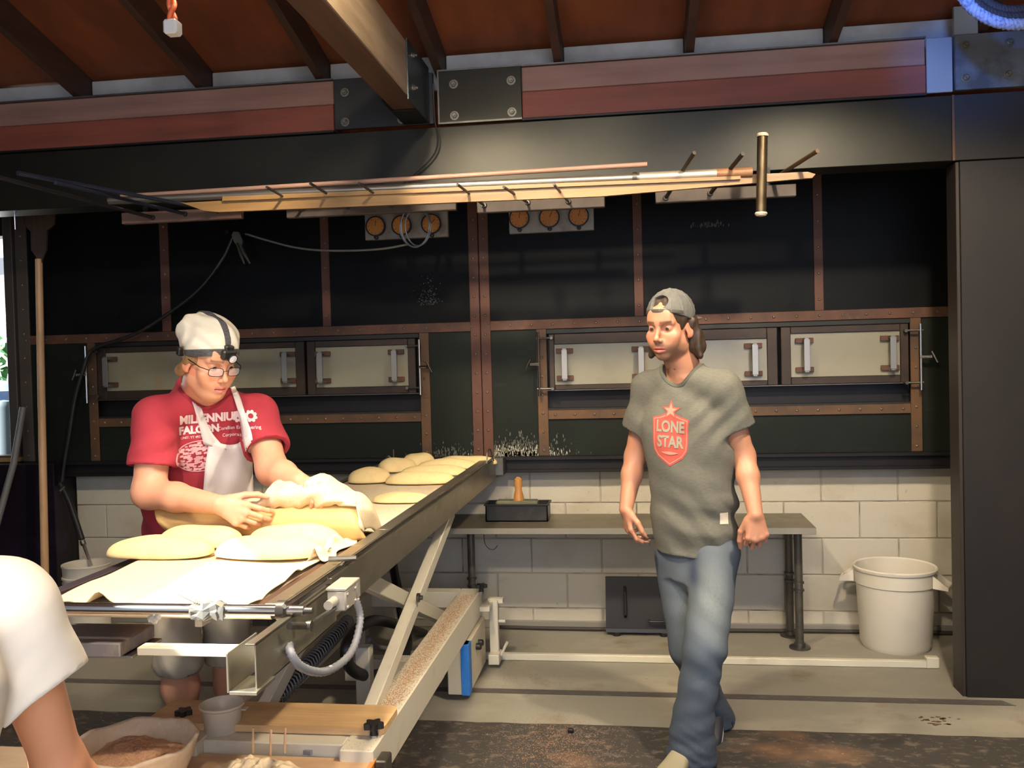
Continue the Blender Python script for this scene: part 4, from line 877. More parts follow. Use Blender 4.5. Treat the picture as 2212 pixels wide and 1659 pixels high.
o = MB().prism([(-2.9, yt-.025, .0005), (at(2178, 1524, Z=0).x+.03, yt-.03, .0005), (at(2165, 1515, Z=0).x, yt+.03, .0005), (-2.9, yt+.03, .0005)], (0, 0, .0012)).put('floor_tape', M_tape); rebase(o, (-.6, yt, 0)); tag(o, 'strip of worn dark tape running across the painted floor', 'tape')
ym = (at(1000, 1557, Z=0).y+at(2212, 1601, Z=0).y)/2
P = [(-4.6+i*.1, ym+random.gauss(0, .004), .001) for i in range(68)]+[(2.2, .2, .001), (-4.6, .2, .001)]
o = MB().prism(P, (0, 0, .005)).put('rubber_mat', M_mat); rebase(o, (-.5, 2, .001)); tag(o, 'worn black rubber floor mat dusted with flour, in the foreground', 'mat')
p = at(1233, 1583, Z=.006); o = MB().box(p+Vector((-.012, -.01, 0)), p+Vector((.012, .01, .018)), .005).put('burnt_crumb', M_dark); rebase(o, p); tag(o, 'small burnt black crumb on the rubber mat left of the walking man', 'crumb')
def splat(pts, sz, lab, m_=M_stain):
    mm = MB()
    for (px, py) in pts:
        c = at(px, py, Z=.0); 
        for q in range(5):
            cc = c+Vector((random.gauss(0, sz), random.gauss(0, sz*.5), 0)); r_ = sz*random.uniform(.2, .5)
            mm.prism([(cc.x+1.5*r_*random.uniform(.4, 1)*math.cos(k*PI/4), cc.y+r_*random.uniform(.4, 1)*math.sin(k*PI/4), .0006) for k in range(8)], (0, 0, .0008))
    o = mm.put('floor_stain', m_); o['kind'] = 'stuff'; rebase(o, at(*pts[0], Z=0)); tag(o, lab, 'stain'); return o
splat([(2010, 1552), (2030, 1556), (2050, 1552), (2035, 1565), (2005, 1560)], .022, 'brown sticky stain on the pale floor right of the walking man')
splat([(340, 1448), (330, 1440)], .012, 'two dark scuffs on the pale floor under the slide box')
def spill(c, sx, sy, n, lab):
    mm = MB()
    for i in range(n):
        x, y = c.x+random.gauss(0, sx), c.y+random.gauss(0, sy); r = random.uniform(.0010, .0028); a = random.uniform(0, 3); q, w = math.cos(a)*r, math.sin(a)*r
        z = .0065 if y < ym-.01 else .0012
        mm.add([(x-q, y-w, z), (x+w, y-q, z), (x+q, y+w, z+.0006), (x-w, y+q, z)], [(0, 1, 2, 3)])
    o = mm.put('spilled_bran', mat('spilled_bran', (150, 118, 92), .9)); o['kind'] = 'stuff'; rebase(o, (c.x, c.y, .001)); tag(o, lab, 'bran')
spill(at(1200, 1610, Z=0), .13, .16, 2600, 'reddish bran spilled over the rubber mat left of the walking man')
spill(at(1140, 1440, Z=0), .14, .22, 700, 'thin scatter of bran on the painted floor right of the lift frame')
# dark beam of the far roof corner: rope coil
cw = at(2203, -82, Y=3.7)
rp = thing('rope_coil', 'coil of blue-white twisted rope hanging at the top right corner', 'rope', cw)
for k, (Rr, dy, tone) in enumerate(((.235, 0, 0), (.200, .03, 1), (.168, .045, 1))):
    for s in range(3):
        pts = []
        for i in range(240):
            t = 2*PI*i/240; rr = Rr+.012*math.cos(30*t+s*2*PI/3)
            pts.append(cw+Vector((rr*math.cos(t)*1.0, dy+.012*math.sin(30*t+s*2*PI/3), rr*math.sin(t))))
        MB().tube(pts, .0115, 6, closed=True).put('rope_strand', mat('blue_white_rope', (150, 160, 190), .8, 0, [(60, 3, .5, .6, (90, 100, 140), .7)]) if not tone else mat('dusky_rope', (52, 48, 52), .8), rp, True, edge=False)
MB().tube([cw+Vector((0, 0, .235)), cw+Vector((0, .02, .62))], .006, 6).put('hanging_line', M_black, rp, True)
# orange cord with white plug
p = at(373, 62, Y=2.35)
oc = thing('orange_cord', 'orange twisted cord with a white plug hanging from the roof at the top left', 'cord', p)
zt3 = zr(2.35, -.14)
pts = []; 
for s in range(2):
    pts = [(p.x+.007*math.cos(i*.7+s*PI), 2.35+.007*math.sin(i*.7+s*PI), p.z+.02+(zt3-p.z-.02)*i/100) for i in range(101)]
    MB().tube(pts, .0075, 7).put('cord_strand', mat('orange_cord', (214, 96, 48), .5, 0, [(40, 2, .55, .7, (240, 200, 160), .6)]), oc, True, edge=False)
MB().box((p.x-.02, 2.33, p.z-.018), (p.x+.02, 2.37, p.z+.022), .006).put('white_plug', mat('plug_white', (200, 196, 192), .4), oc)
# ============================================================ YARD SEEN THROUGH THE OPENING
yd = st(MB().box((-14, 5.6, -.3), (-3.0, 14, -.25)).put('yard_ground', mat('pale_gravel', (210, 206, 196), .9)))
bdg = thing('far_building', 'sunlit white building with a tan roof seen through the left window', 'building', (-8, 10, -.25))
MB().box((-12, 10, -.25), (-4.5, 10.2, 2.75)).put('wall', mat('white_render', (250, 250, 250), .9), bdg)
MB().prism([(-12, 9.6, 2.9), (-4.5, 9.6, 2.9), (-4.5, 10.4, 3.5), (-12, 10.4, 3.5)], (0, 0, .08)).put('roof', mat('tan_roof', (220, 170, 150), .8), bdg)
MB().box((-12, 9.9, 2.05), (-4.5, 9.99, 2.15)).put('ledge', mat('blue_grey_ledge', (130, 140, 160), .8), bdg)
def shrub(c, r_, n, label):
    m = MB(); 
    for i in range(n):
        d = Vector((random.gauss(0, 1), random.gauss(0, 1), random.gauss(0, 1))).normalized(); p = c+Vector((d.x*r_.x, d.y*r_.y, d.z*r_.z))*random.uniform(.6, 1)
        a = Vector((random.gauss(0, 1), random.gauss(0, 1), random.gauss(0, 1))).normalized()*.09; b = a.cross(d).normalized()*.04
        m.add([p-a, p-b, p+a, p+b], [(0, 1, 2, 3)])
    t = thing('garden_shrub', label, 'shrub', (c.x, c.y, -.25)); o = m.put('foliage', mat('leaf_green', (60, 120, 70), .7, 0, [(6, 3, .4, .7, (110, 170, 100), .7)]), t); o['kind'] = 'stuff'
    MB().tube([(c.x, c.y, -.25), (c.x, c.y, c.z)], .04, 8).put('stem', M_wbeam2, t); return t
g = at(15, 780, Y=7.6); shrub(g+Vector((0, 0, -.1)), Vector((.9, .4, .30)), 700, 'green shrub outside the left window')
wc = at(24, 785, Y=6.6); wh = thing('spoked_wheel', 'white spoked wheel on an added upright outside the left window', 'yard_wheel', wc)  # white spoked wheel of unknown use; the upright under it is added
MB().tube([wc+Vector((.19*math.cos(t*PI/18), 0, .19*math.sin(t*PI/18))) for t in range(36)], .018, 8, closed=True).put('rim', mat('wheel_white', (240, 244, 244), .5), wh, True, edge=False)
m = MB().lathe([(0, -.02), (.03, -.02), (.03, .02), (0, .02)], wc, (0, 1, 0), 16)
for k in range(6): A = k*PI/3+.3; m.bar(wc, wc+Vector((.19*math.cos(A), 0, .19*math.sin(A))), .01, .022, (0, 1, 0))
m.put('spokes', MATS['wheel_white'], wh)
MB().box(wc+Vector((-.02, .03, -wc.z-.25)), wc+Vector((.02, .06, 0)), .003).put('added_upright', MATS['wheel_white'], wh)  # added upright that holds the wheel
a = at(10, 850, Y=6.1); 
o = MB().lathe([(0, -.25), (.22, -.25), (.22, a.z+.02), (.14, a.z+.08), (0, a.z+.1)], (a.x-.05, 6.1, 0), (0, 0, 1), 24).put('blue_tarp', mat('blue_tarp', (112, 146, 200), .6, 0, [(6, 3, .4, .7, (160, 180, 220), .7)]), None, True); rebase(o, (a.x-.05, 6.1, -.25)); tag(o, 'light blue tarp covered barrel outside the left window', 'tarp')
a = at(14, 870, Y=5.75)
o = MB().lathe([(0, -.25), (.09, -.25), (.09, a.z-.03), (.06, a.z+.01), (0, a.z+.02)], (a.x-.02, 5.75, 0), (0, 0, 1), 20).put('grey_post', mat('blue_grey_post', (90, 108, 116), .5), None, True); rebase(o, (a.x-.02, 5.75, -.25)); tag(o, 'round blue grey post just outside the left window', 'post')
# ============================================================ FIGURES: distance fields turned into one skin each
F32 = np.float32
def vec(*a): return np.array(a, dtype=F32)
class Field:
    """ordered list of shapes blended with a smooth union; each shape: fn(x,y,z)->distance, box, blend, op"""
    def __init__(s): s.p = []
    def put(s, fn, lo, hi, k=.01, op=1): s.p.append((fn, np.array(lo, F32), np.array(hi, F32), F32(k), op)); return s
    def cap(s, a, b, ra, rb=None, k=.02, op=1, sq=None):
        """tapered limb from a to b; sq = (direction, factor) flattens it along that direction"""
        a = np.array(a, F32); b = np.array(b, F32); rb = ra if rb is None else rb; ab = b-a; L2 = float(ab@ab)+1e-9; m = max(ra, rb)+k+.012
        if sq is not None: n = np.array(sq[0], F32); n /= np.linalg.norm(n); f = F32(1/sq[1]-1); m2 = m
        def fn(x, y, z):
            px, py, pz = x-a[0], y-a[1], z-a[2]
            t = np.clip((px*ab[0]+py*ab[1]+pz*ab[2])/L2, 0, 1)
            px = px-t*ab[0]; py = py-t*ab[1]; pz = pz-t*ab[2]
            if sq is not None:
                d = (px*n[0]+py*n[1]+pz*n[2])*f; px = px+d*n[0]; py = py+d*n[1]; pz = pz+d*n[2]
            return np.sqrt(px*px+py*py+pz*pz)-(ra+(rb-ra)*t)
        return s.put(fn, np.minimum(a, b)-m, np.maximum(a, b)+m, k, op)
    def ell(s, c, r, k=.02, op=1, R=None):
        """ellipsoid; R columns are its axes"""
        c = np.array(c, F32); r = np.array(r, F32); R_ = np.eye(3, dtype=F32) if R is None else np.array(R, F32); m = float(r.max())+k+.012; rm = float(r.min())
        def fn(x, y, z):
            px, py, pz = x-c[0], y-c[1], z-c[2]
            q = [(px*R_[0, i]+py*R_[1, i]+pz*R_[2, i]) for i in range(3)]
            k0 = np.sqrt(sum((q[i]/r[i])**2 for i in range(3))); k1 = np.sqrt(sum((q[i]/(r[i]*r[i]))**2 for i in range(3)))+1e-6
            return k0*(k0-1)/k1
        return s.put(fn, c-m, c+m, k, op)
    def loft(s, st, k=.02, op=1, fr=None, n=2.3, cap=(None, None), m=.05, disp=None):
        """stations (axis height h, offset u, offset v, half width a, half depth b) in the frame fr=(origin, U, V, Wd)"""
        st = np.array(st, F32); hs = st[:, 0]; O, U_, V_, W_ = fr
        O, U_, V_, W_ = (np.array(q, F32) for q in (O, U_, V_, W_)); h0 = cap[0] if cap[0] is not None else hs[0]; h1 = cap[1] if cap[1] is not None else hs[-1]
        hh = np.linspace(hs[0], hs[-1], 80).astype(F32); tab = []
        for c in range(1, 5):
            y = np.interp(hh, hs, st[:, c]); ker = np.hanning(9); ker /= ker.sum(); y = np.convolve(np.pad(y, 4, mode='edge'), ker, 'valid'); tab.append(y.astype(F32))
        def fn(x, y, z):
            px, py, pz = x-O[0], y-O[1], z-O[2]
            u = px*U_[0]+py*U_[1]+pz*U_[2]; v = px*V_[0]+py*V_[1]+pz*V_[2]; w = px*W_[0]+py*W_[1]+pz*W_[2]
            f = (w-hs[0])/(hs[-1]-hs[0])*79; i = np.clip(f, 0, 78.999); j = i.astype(np.int32); f = (i-j).astype(F32)
            cu, cv, a, b = (t[j]*(1-f)+t[j+1]*f for t in tab)
            du, dv = (u-cu)/a, (v-cv)/b
            rr = (np.abs(du)**n+np.abs(dv)**n)**(1/n)
            d = (rr-1)*np.minimum(a, b)*.93
            if disp is not None: d = d+disp(x, y, z, du, dv, w)
            return np.maximum(d, np.maximum(h0-w, w-h1))
        P = []
        for q in st:
            for su in (-1, 1):
                for sv in (-1, 1): P.append(O+U_*(q[1]+su*q[3])+V_*(q[2]+sv*q[4])+W_*q[0])
        P = np.array(P); return s.put(fn, P.min(0)-m, P.max(0)+m, k, op)
    def grid(s, lo, hi, h):
        lo = np.array(lo, F32); n = np.ceil((np.array(hi)-lo)/h).astype(int)+1
        ax = [lo[i]+h*np.arange(n[i], dtype=F32) for i in range(3)]
        D = np.full(tuple(n), .08, F32)
        for fn, a, b, k, op in s.p:
            i0 = [max(0, int(np.searchsorted(ax[i], a[i]))-1) for i in range(3)]; i1 = [min(n[i], int(np.searchsorted(ax[i], b[i]))+1) for i in range(3)]
            if any(i1[i]-i0[i] < 1 for i in range(3)): continue
            sl = tuple(slice(i0[i], i1[i]) for i in range(3))
            X, Y, Z = (ax[i][sl[i]] for i in range(3)); d = None if fn is None else fn(X[:, None, None], Y[None, :, None], Z[None, None, :]); A = D[sl]
            if op == 1: h_ = np.maximum(k-np.abs(A-d), 0)/k; D[sl] = np.minimum(A, d)-h_*h_*k*.25
            elif op == -1: h_ = np.maximum(k-np.abs(A+d), 0)/k; D[sl] = np.maximum(A, -d)+h_*h_*k*.25
            elif op == 2: D[sl] = np.maximum(A, d)
            else: D[sl] = A-k
        return D, lo, h
def nets(D, lo, h):
    """surface nets of the zero level"""
    S_ = D < 0; c = np.zeros(tuple(np.array(D.shape)-1), np.int8)
    for i in (0, 1):
        for j in (0, 1):
            for k in (0, 1): c += S_[i:D.shape[0]-1+i, j:D.shape[1]-1+j, k:D.shape[2]-1+k]
    act = (c > 0) & (c < 8); I = np.argwhere(act); idx = np.full(c.shape, -1, np.int32); idx[act] = np.arange(len(I))
    cor = [(i, j, k) for i in (0, 1) for j in (0, 1) for k in (0, 1)]
    V8 = np.stack([D[I[:, 0]+a, I[:, 1]+b, I[:, 2]+d] for a, b, d in cor], 1)
    P = np.zeros((len(I), 3), np.float64); W_ = np.zeros(len(I))
    for a in range(8):
        for b in range(a+1, 8):
            ca, cb = np.array(cor[a]), np.array(cor[b])
            if abs(ca-cb).sum() != 1: continue
            va, vb = V8[:, a], V8[:, b]; m = (va < 0) != (vb < 0); t = np.where(m, va/np.where(m, va-vb, 1), 0)
            P += np.where(m[:, None], ca+(cb-ca)*t[:, None], 0); W_ += m
    V = (I+P/W_[:, None])*h+lo
    Q = []
    for ax in range(3):
        a1, a2 = (ax+1) % 3, (ax+2) % 3
        sl0 = [slice(None)]*3; sl1 = [slice(None)]*3; sl0[ax] = slice(0, -1); sl1[ax] = slice(1, None)
        s0, s1 = S_[tuple(sl0)], S_[tuple(sl1)]; E_ = np.argwhere(s0 != s1)
        ok = (E_[:, a1] > 0) & (E_[:, a2] > 0) & (E_[:, a1] < D.shape[a1]-1) & (E_[:, a2] < D.shape[a2]-1); E_ = E_[ok]
        flip = s0[E_[:, 0], E_[:, 1], E_[:, 2]]
        def g(d1, d2):
            e = E_.copy(); e[:, a1] -= d1; e[:, a2] -= d2; return idx[e[:, 0], e[:, 1], e[:, 2]]
        q = np.stack([g(1, 1), g(0, 1), g(0, 0), g(1, 0)], 1); q = np.where(flip[:, None], q, q[:, ::-1]); Q.append(q)
    return V, np.concatenate(Q)
def to_mesh(parts, name):
    V = np.concatenate([p[0] for p in parts]); off = np.cumsum([0]+[len(p[0]) for p in parts[:-1]]); Q = np.concatenate([p[1]+o for p, o in zip(parts, off)])
    me = bpy.data.meshes.new(name); me.vertices.add(len(V)); me.vertices.foreach_set('co', V.astype(F32).ravel())
    me.loops.add(len(Q)*4); me.loops.foreach_set('vertex_index', Q.astype(np.int32).ravel()); me.polygons.add(len(Q))
    me.polygons.foreach_set('loop_start', np.arange(0, len(Q)*4, 4, dtype=np.int32)); me.update(calc_edges=True); me.validate(); return me, V
def paint(me, colors):
    a = me.color_attributes.new('Col', 'FLOAT_COLOR', 'POINT'); c = np.ones((len(me.vertices), 4), F32); c[:, :3] = colors; a.data.foreach_set('color', c.ravel())
def slin(c): return np.array(lin(c)[:3], F32)
def trim(VQ, keep):
    """drop the faces whose centre fails keep(points)"""
    V, Q = VQ; return V, Q[keep(V[Q].mean(1))]
def unit(v): v = np.array(v, float); return v/np.linalg.norm(v)
def hframe(face, up, o):
    """frame with Y = facing, Z = up, X = its right; returns (o, R) with R columns X,Y,Z"""
    f = unit(face); u = np.array(up, float); u = unit(u-f*(u@f)); x = np.cross(f, u); return np.array(o, float), np.stack([x, f, u], 1)
class Sub:
    """adds shapes to a Field in a rotated local frame"""
    def __init__(s, F, fr): s.F = F; s.o, s.R = fr
    def w(s, p): return s.o+s.R@np.array(p, float)
    def cap(s, a, b, ra, rb=None, k=.01, op=1, sq=None):
        if sq is not None: sq = (s.R@np.array(sq[0], float), sq[1])
        s.F.cap(s.w(a), s.w(b), ra, rb, k, op, sq)
    def ell(s, c, r, k=.01, op=1, rot=None):
        R = s.R if rot is None else s.R@np.array(Euler(rot).to_matrix()); s.F.ell(s.w(c), r, k, op, R)
def head(F, fr, heavy=0.):
    """head about the point between the eyes and ears; heavy widens jaw and cheeks"""
    h = Sub(F, fr); w = 1+.10*heavy
    h.ell((0, -.012, .036), (.074, .096, .082), .02)
    h.ell((0, .018, -.026), (.056*w, .070, .082), .03)
    h.ell((0, .030, -.080), (.038*(w+.14*heavy), .048, .036), .026)
    h.ell((0, .066, -.102), (.021, .018, .017), .025)
    for s in (-1, 1):
        h.ell((s*.048*w, .006, -.066), (.019, .028, .030), .024)
        h.ell((s*.044*w, .058, -.030), (.022, .020, .018), .025)
        h.ell((s*.033, .060, -.056), (.018+.004*heavy, .018, .022), .03)
        h.cap((s*.012, .0845, .019), (s*.044, .070, .019), .0095, .008, .016)
    h.ell((0, .079, .045), (.045, .012, .030), .03)
    for s in (-1, 1): h.ell((s*.0315, .092, -.001), (.019, .016, .0125), .014, -1)
    for s in (-1, 1): h.ell((s*.0315, .0715, -.001), (.0150, .0150, .0140), .006)
    # eye slits
    for s in (-1, 1): h.ell((s*.0315, .088, -.0026), (.0118, .0100, .0029), .002, -1)
    h.cap((0, .086, .012), (0, .106, -.034), .0062, .0078, .012)
    h.ell((0, .1095, -.0385), (.0098, .0105, .0090), .008)
    for s in (-1, 1): h.ell((s*.0115, .0985, -.0435), (.0066, .0095, .0070), .005)
    for s in (-1, 1): h.ell((s*.0068, .102, -.0500), (.0036, .0055, .0035), .003, -1)
    h.ell((0, .074, -.066), (.028, .020, .020), .02)
    h.cap((-.020, .0820, -.0735), (0, .0925, -.0705), .0042, .0052, .006); h.cap((.020, .0820, -.0735), (0, .0925, -.0705), .0042, .0052, .006)
    h.cap((-.016, .0825, -.0830), (0, .0915, -.0845), .0050, .0062, .007); h.cap((.016, .0825, -.0830), (0, .0915, -.0845), .0050, .0062, .007)
    h.cap((-.021, .0860, -.0775), (0, .0985, -.0775), .0018, .0022, .003, -1); h.cap((.021, .0860, -.0775), (0, .0985, -.0775), .0018, .0022, .003, -1)
    for s in (-1, 1):
        h.ell((s*.076*(1+.05*heavy), -.008, -.012), (.0075, .019, .031), .010, 1, (.15, s*-.28, s*.18))
        h.ell((s*.0850*(1+.05*heavy), -.004, -.009), (.0065, .011, .019), .005, -1, (.15, s*-.28, s*.18))
        h.ell((s*.078*(1+.05*heavy), .0, -.036), (.006, .009, .009), .006)
def neck(F, fr, base, r0=.055, r1=.062):
    h = Sub(F, fr); a = h.w((0, -.022, -.055)); F.cap(a, base, r0, r1, .03)
    m = h.w((0, .018, -.075)); b = np.array(base)+fr[1][:, 1]*.035; F.cap(m, b, .026, .03, .03)
def skin_colors(V, fr, base, lipc=(186, 104, 92), browc=(70, 50, 36), stub=.35, stubc=(110, 84, 66), ruddy=(204, 118, 88)):
    """face skin colours: lips, brows, beard shadow, ruddy cheeks, darker eye sockets and mouth line"""
    o, R = fr; L = (V-o)@R; x, y, z = np.abs(L[:, 0]), L[:, 1], L[:, 2]; C = np.tile(slin(base), (len(V), 1)); near = (np.abs(z) < .16) & (np.linalg.norm(L, axis=1) < .17)
    def mix(w, c):
        w = np.clip(w, 0, 1)*near; C[:] = C*(1-w[:, None])+slin(c)*w[:, None]
    g = lambda a, s: np.exp(-(a/s)**2)
    mix(.45*g(x-.043, .022)*g(z+.035, .022)*(y > .03), ruddy); mix(.4*g(x, .014)*g(z+.040, .014)*(y > .08), ruddy); mix(.6*(x > .066)*(np.abs(z+.01) < .04)*(y < .03), ruddy)
    mix(stub*np.clip((-.045-z)/.02, 0, 1)*np.clip((y+.0)/.03, 0, 1)*(1-.6*g(x-.043, .014)*g(z+.05, .018)), stubc)
    mix(stub*.9*g(z+.061, .007)*g(x, .026)*(y > .06), stubc)
    br = g(z-.0225-.05*(x-.02)+3.2*(x-.030)**2*10*.1, .0042)*(x > .010)*(x < .050)*(y > .05); mix(.85*br, browc)
    mix(.45*g(z-.002, .012)*g(x-.031, .019)*(y > .05), (150, 96, 76))  # eye sockets painted darker than the skin around them
    lip = ((x < .0225) & (y > .066) & (z < -.0665+.10*(x > .004)*(.0-x*.16)) & (z > -.0925+x*.35)); mix(.85*lip, lipc); mix(.9*(x < .020)*(np.abs(z+.0775) < .0016)*(y > .07), (90, 36, 34))
    return C
def eyes(parent, fr, iris):
    o, R = fr; t = []
    for s in (-1, 1):
        c = o+R@np.array((s*.0315, .0722, -.001)); ax = R@np.array((-.10 if iris else .0, 1, -.22)); m = MB().lathe([(0, -.0138)]+[(.0138*math.sin(a), -.0138*math.cos(a)) for a in np.linspace(.2, PI-.5, 14)], c, ax, 20)
        e = m.put('eye', mat('eye_white', (168, 156, 144), .3), parent, True, edge=False)
        MB().lathe([(.0072, .0119), (.0064, .0127), (.003, .0135), (0, .0137)], c, ax, 18).put('iris', mat('iris_brown', (62, 44, 32), .2), e, True, edge=False)
def hand(F, wrist, d, pn, side, curl, spread=.10, thumb=(.5, .5, .2), s=1.):
    """wrist point, d wrist->knuckles, pn palm facing, side = +1 if the thumb lies along d x pn; curl four triples of radians"""
    d = unit(d); pn = unit(np.array(pn)-d*(d@np.array(pn))); u = np.cross(d, pn)*side; wr = np.array(wrist, float)
    P = lambda a, b, c: wr+(u*a+d*b+pn*c)*s
    F.cap(P(.014, .012, 0), P(.026, .078, 0), .0165*s, .0125*s, .012, 1, (pn, .80)); F.cap(P(0, .012, 0), P(.004, .084, -.001), .018*s, .0130*s, .014, 1, (pn, .80))
    F.cap(P(-.012, .014, 0), P(-.018, .078, 0), .0165*s, .0120*s, .014, 1, (pn, .80)); F.cap(P(-.02, .03, .002), P(-.033, .068, 0), .013*s, .0110*s, .012, 1, (pn, .85))
    F.ell(P(.022, .034, .010), (.016*s, .026*s, .013*s), .012, 1, np.stack([u, d, pn], 1))
    L = ((.0285, .083, .044, .026, .021, .0088), (.0075, .088, .049, .030, .022, .0090), (-.0145, .083, .045, .028, .021, .0085), (-.0340, .072, .035, .021, .018, .0075))
    for i, (a, b, l1, l2, l3, r) in enumerate(L):
        sp = spread*(1.5-i)*.6; p = P(a, b-.006, -.001); ang = 0
        for j, l in enumerate((l1, l2, l3)):
            ang += curl[i][j] if hasattr(curl[i], '__len__') else curl[i]*(.8, 1., .7)[j]
            q = p+(d*math.cos(ang)+pn*math.sin(ang)+u*sp*math.cos(ang))*l*s; rr = (r, r*.93, r*.86, r*.76)
            F.cap(p, q, rr[j]*s, rr[j+1]*s, .0035 if j or i < 0 else .006); p = q
    t0, t1, t2 = thumb; p = P(.026, .020, .008); q = p+(u*math.sin(t0+.35)+d*math.cos(t0+.35)+pn*.35)*.044*s; F.cap(p, q, .0135*s, .0108*s, .012)
    r_ = q+(u*math.sin(t1)+d*math.cos(t1)+pn*t2)*.034*s; F.cap(q, r_, .0105*s, .0095*s, .005); e = r_+(u*math.sin(t1-.3)+d*math.cos(t1-.3)+pn*(t2+.25))*.026*s; F.cap(r_, e, .0095*s, .0075*s, .004)
def folds(amp, items):
    """items: (direction, frequency, phase, warp direction, warp frequency, warp amount, (centre, radius) or None)"""
    it = [(unit(a).astype(F32), f*2.5, ph, unit(b).astype(F32), wf*1.6, wa*1.5, loc) for a, f, ph, b, wf, wa, loc in items]
    def fn(x, y, z, du=None, dv=None, w=None):
        t = 0
        for a, f, ph, b, wf, wa, loc in it:
            q = (x*a[0]+y*a[1]+z*a[2])*f+ph+wa*np.sin((x*b[0]+y*b[1]+z*b[2])*wf+ph*2)
            s = np.sin(q); s = s*.6+.4*np.sign(s)*s*s
            if loc is not None: c, r = loc; s = s*np.exp(-((x-c[0])**2+(y-c[1])**2+(z-c[2])**2)/(r*r))
            t = t+s
        return (amp*t).astype(F32)
    return fn
def bvh_of(o):
    me = o.data; return BVHTree.FromPolygons([v.co+o.location if o.parent is None else v.co+wloc(o) for v in me.vertices], [p.vertices[:] for p in me.polygons])
def project(name, me, bvh, d, lift, m, parent, maxd=.6):
    """lay a flat mesh onto a surface along d"""
    d = Vector(d).normalized(); bm = bmesh.new(); bm.from_mesh(me)
    for _ in range(5):
        E_ = [e for e in bm.edges if e.calc_length() > .007]
        if not E_: break
        bmesh.ops.subdivide_edges(bm, edges=E_, cuts=1); bmesh.ops.triangulate(bm, faces=[f for f in bm.faces if len(f.verts) > 4])
    dead = []
    for v in bm.verts:
        h = bvh.ray_cast(v.co, d, maxd)
        if h[0] is None: dead.append(v)
        else: v.co = h[0]-d*lift
    bmesh.ops.delete(bm, geom=dead, context='VERTS'); bm.to_mesh(me); bm.free(); return link(name, me, m, parent, True)
def text_mesh(body, size, o, X, Z, bold=0., sx=1., space=1.):
    """flat lettering, X along the line, Z up, centred on o"""
    c = bpy.data.curves.new('lettering', 'FONT'); c.body = body; c.size = size; c.align_x = 'CENTER'; c.align_y = 'CENTER'; c.offset = bold; c.space_character = space; c.resolution_u = 3
    ob = bpy.data.objects.new('lettering', c); COL.objects.link(ob); me = bpy.data.meshes.new_from_object(ob); bpy.data.objects.remove(ob); bpy.data.curves.remove(c)
    X = Vector(X).normalized(); Z = Vector(Z).normalized(); o = Vector(o)
    for v in me.vertices: v.co = o+X*v.co.x*sx+Z*v.co.y
    return me
def flat(polys, o, X, Z):
    """2-D polygons -> flat mesh"""
    bm = bmesh.new(); X = Vector(X).normalized(); Z = Vector(Z).normalized(); o = Vector(o)
    for P in polys: bm.faces.new([bm.verts.new(o+X*x+Z*y) for x, y in P])
    bmesh.ops.triangulate(bm, faces=bm.faces[:]); me = bpy.data.meshes.new('flat'); bm.to_mesh(me); bm.free(); return me
M_skin = mat('skin', None, .5, 0, [(18, 3, .5, .8, (196, 120, 92), .25)], ((500, 500, 500), .12, .0006), attr='Col', sss=.12)
def V3(v): return np.array(v, float)
def body_mesh(F, boxes, coarse, h, name):
    """one skin: coarse everywhere, fine patches in boxes [(lo, hi, h)]"""
    parts = []
    V, Q = nets(*F.grid(coarse[0], coarse[1], h)); c = V[Q].mean(1); keep = np.ones(len(Q), bool)
    for lo, hi, hh in boxes:
        lo, hi = np.array(lo), np.array(hi); keep &= ~(((c > lo+hh) & (c < hi-hh)).all(1))
    parts.append((V, Q[keep]))
    for i, (lo, hi, hh) in enumerate(boxes):
        V, Q = nets(*F.grid(lo, hi, hh)); 
        if not len(V): continue
        c = V[Q].mean(1); keep = np.ones(len(Q), bool)
        for l2, h2, hh2 in boxes[i+1:]: keep &= ~(((c > np.array(l2)+hh2) & (c < np.array(h2)-hh2)).all(1))
        parts.append((V, Q[keep]))
    me, V = to_mesh(parts, name); return me, V
def cloth_obj(F, lo, hi, h, name, m, parent, trimf=None, color=None):
    VQ = nets(*F.grid(lo, hi, h))
    if trimf: VQ = trim(VQ, trimf)
    me, V = to_mesh([VQ], name)
    if color is not None: paint(me, color(V))
    return link(name, me, m, parent, True)
def around(pts, m): P = np.array([list(p) for p in pts]); return P.min(0)-m, P.max(0)+m
def plane_cut(F, p, n, lo, hi, k=.004):
    """remove everything on the +n side of the plane through p"""
    p, n = V3(p).astype(F32), unit(n).astype(F32)
    F.put(lambda x, y, z: (x-p[0])*n[0]+(y-p[1])*n[1]+(z-p[2])*n[2], lo, hi, k, 2)
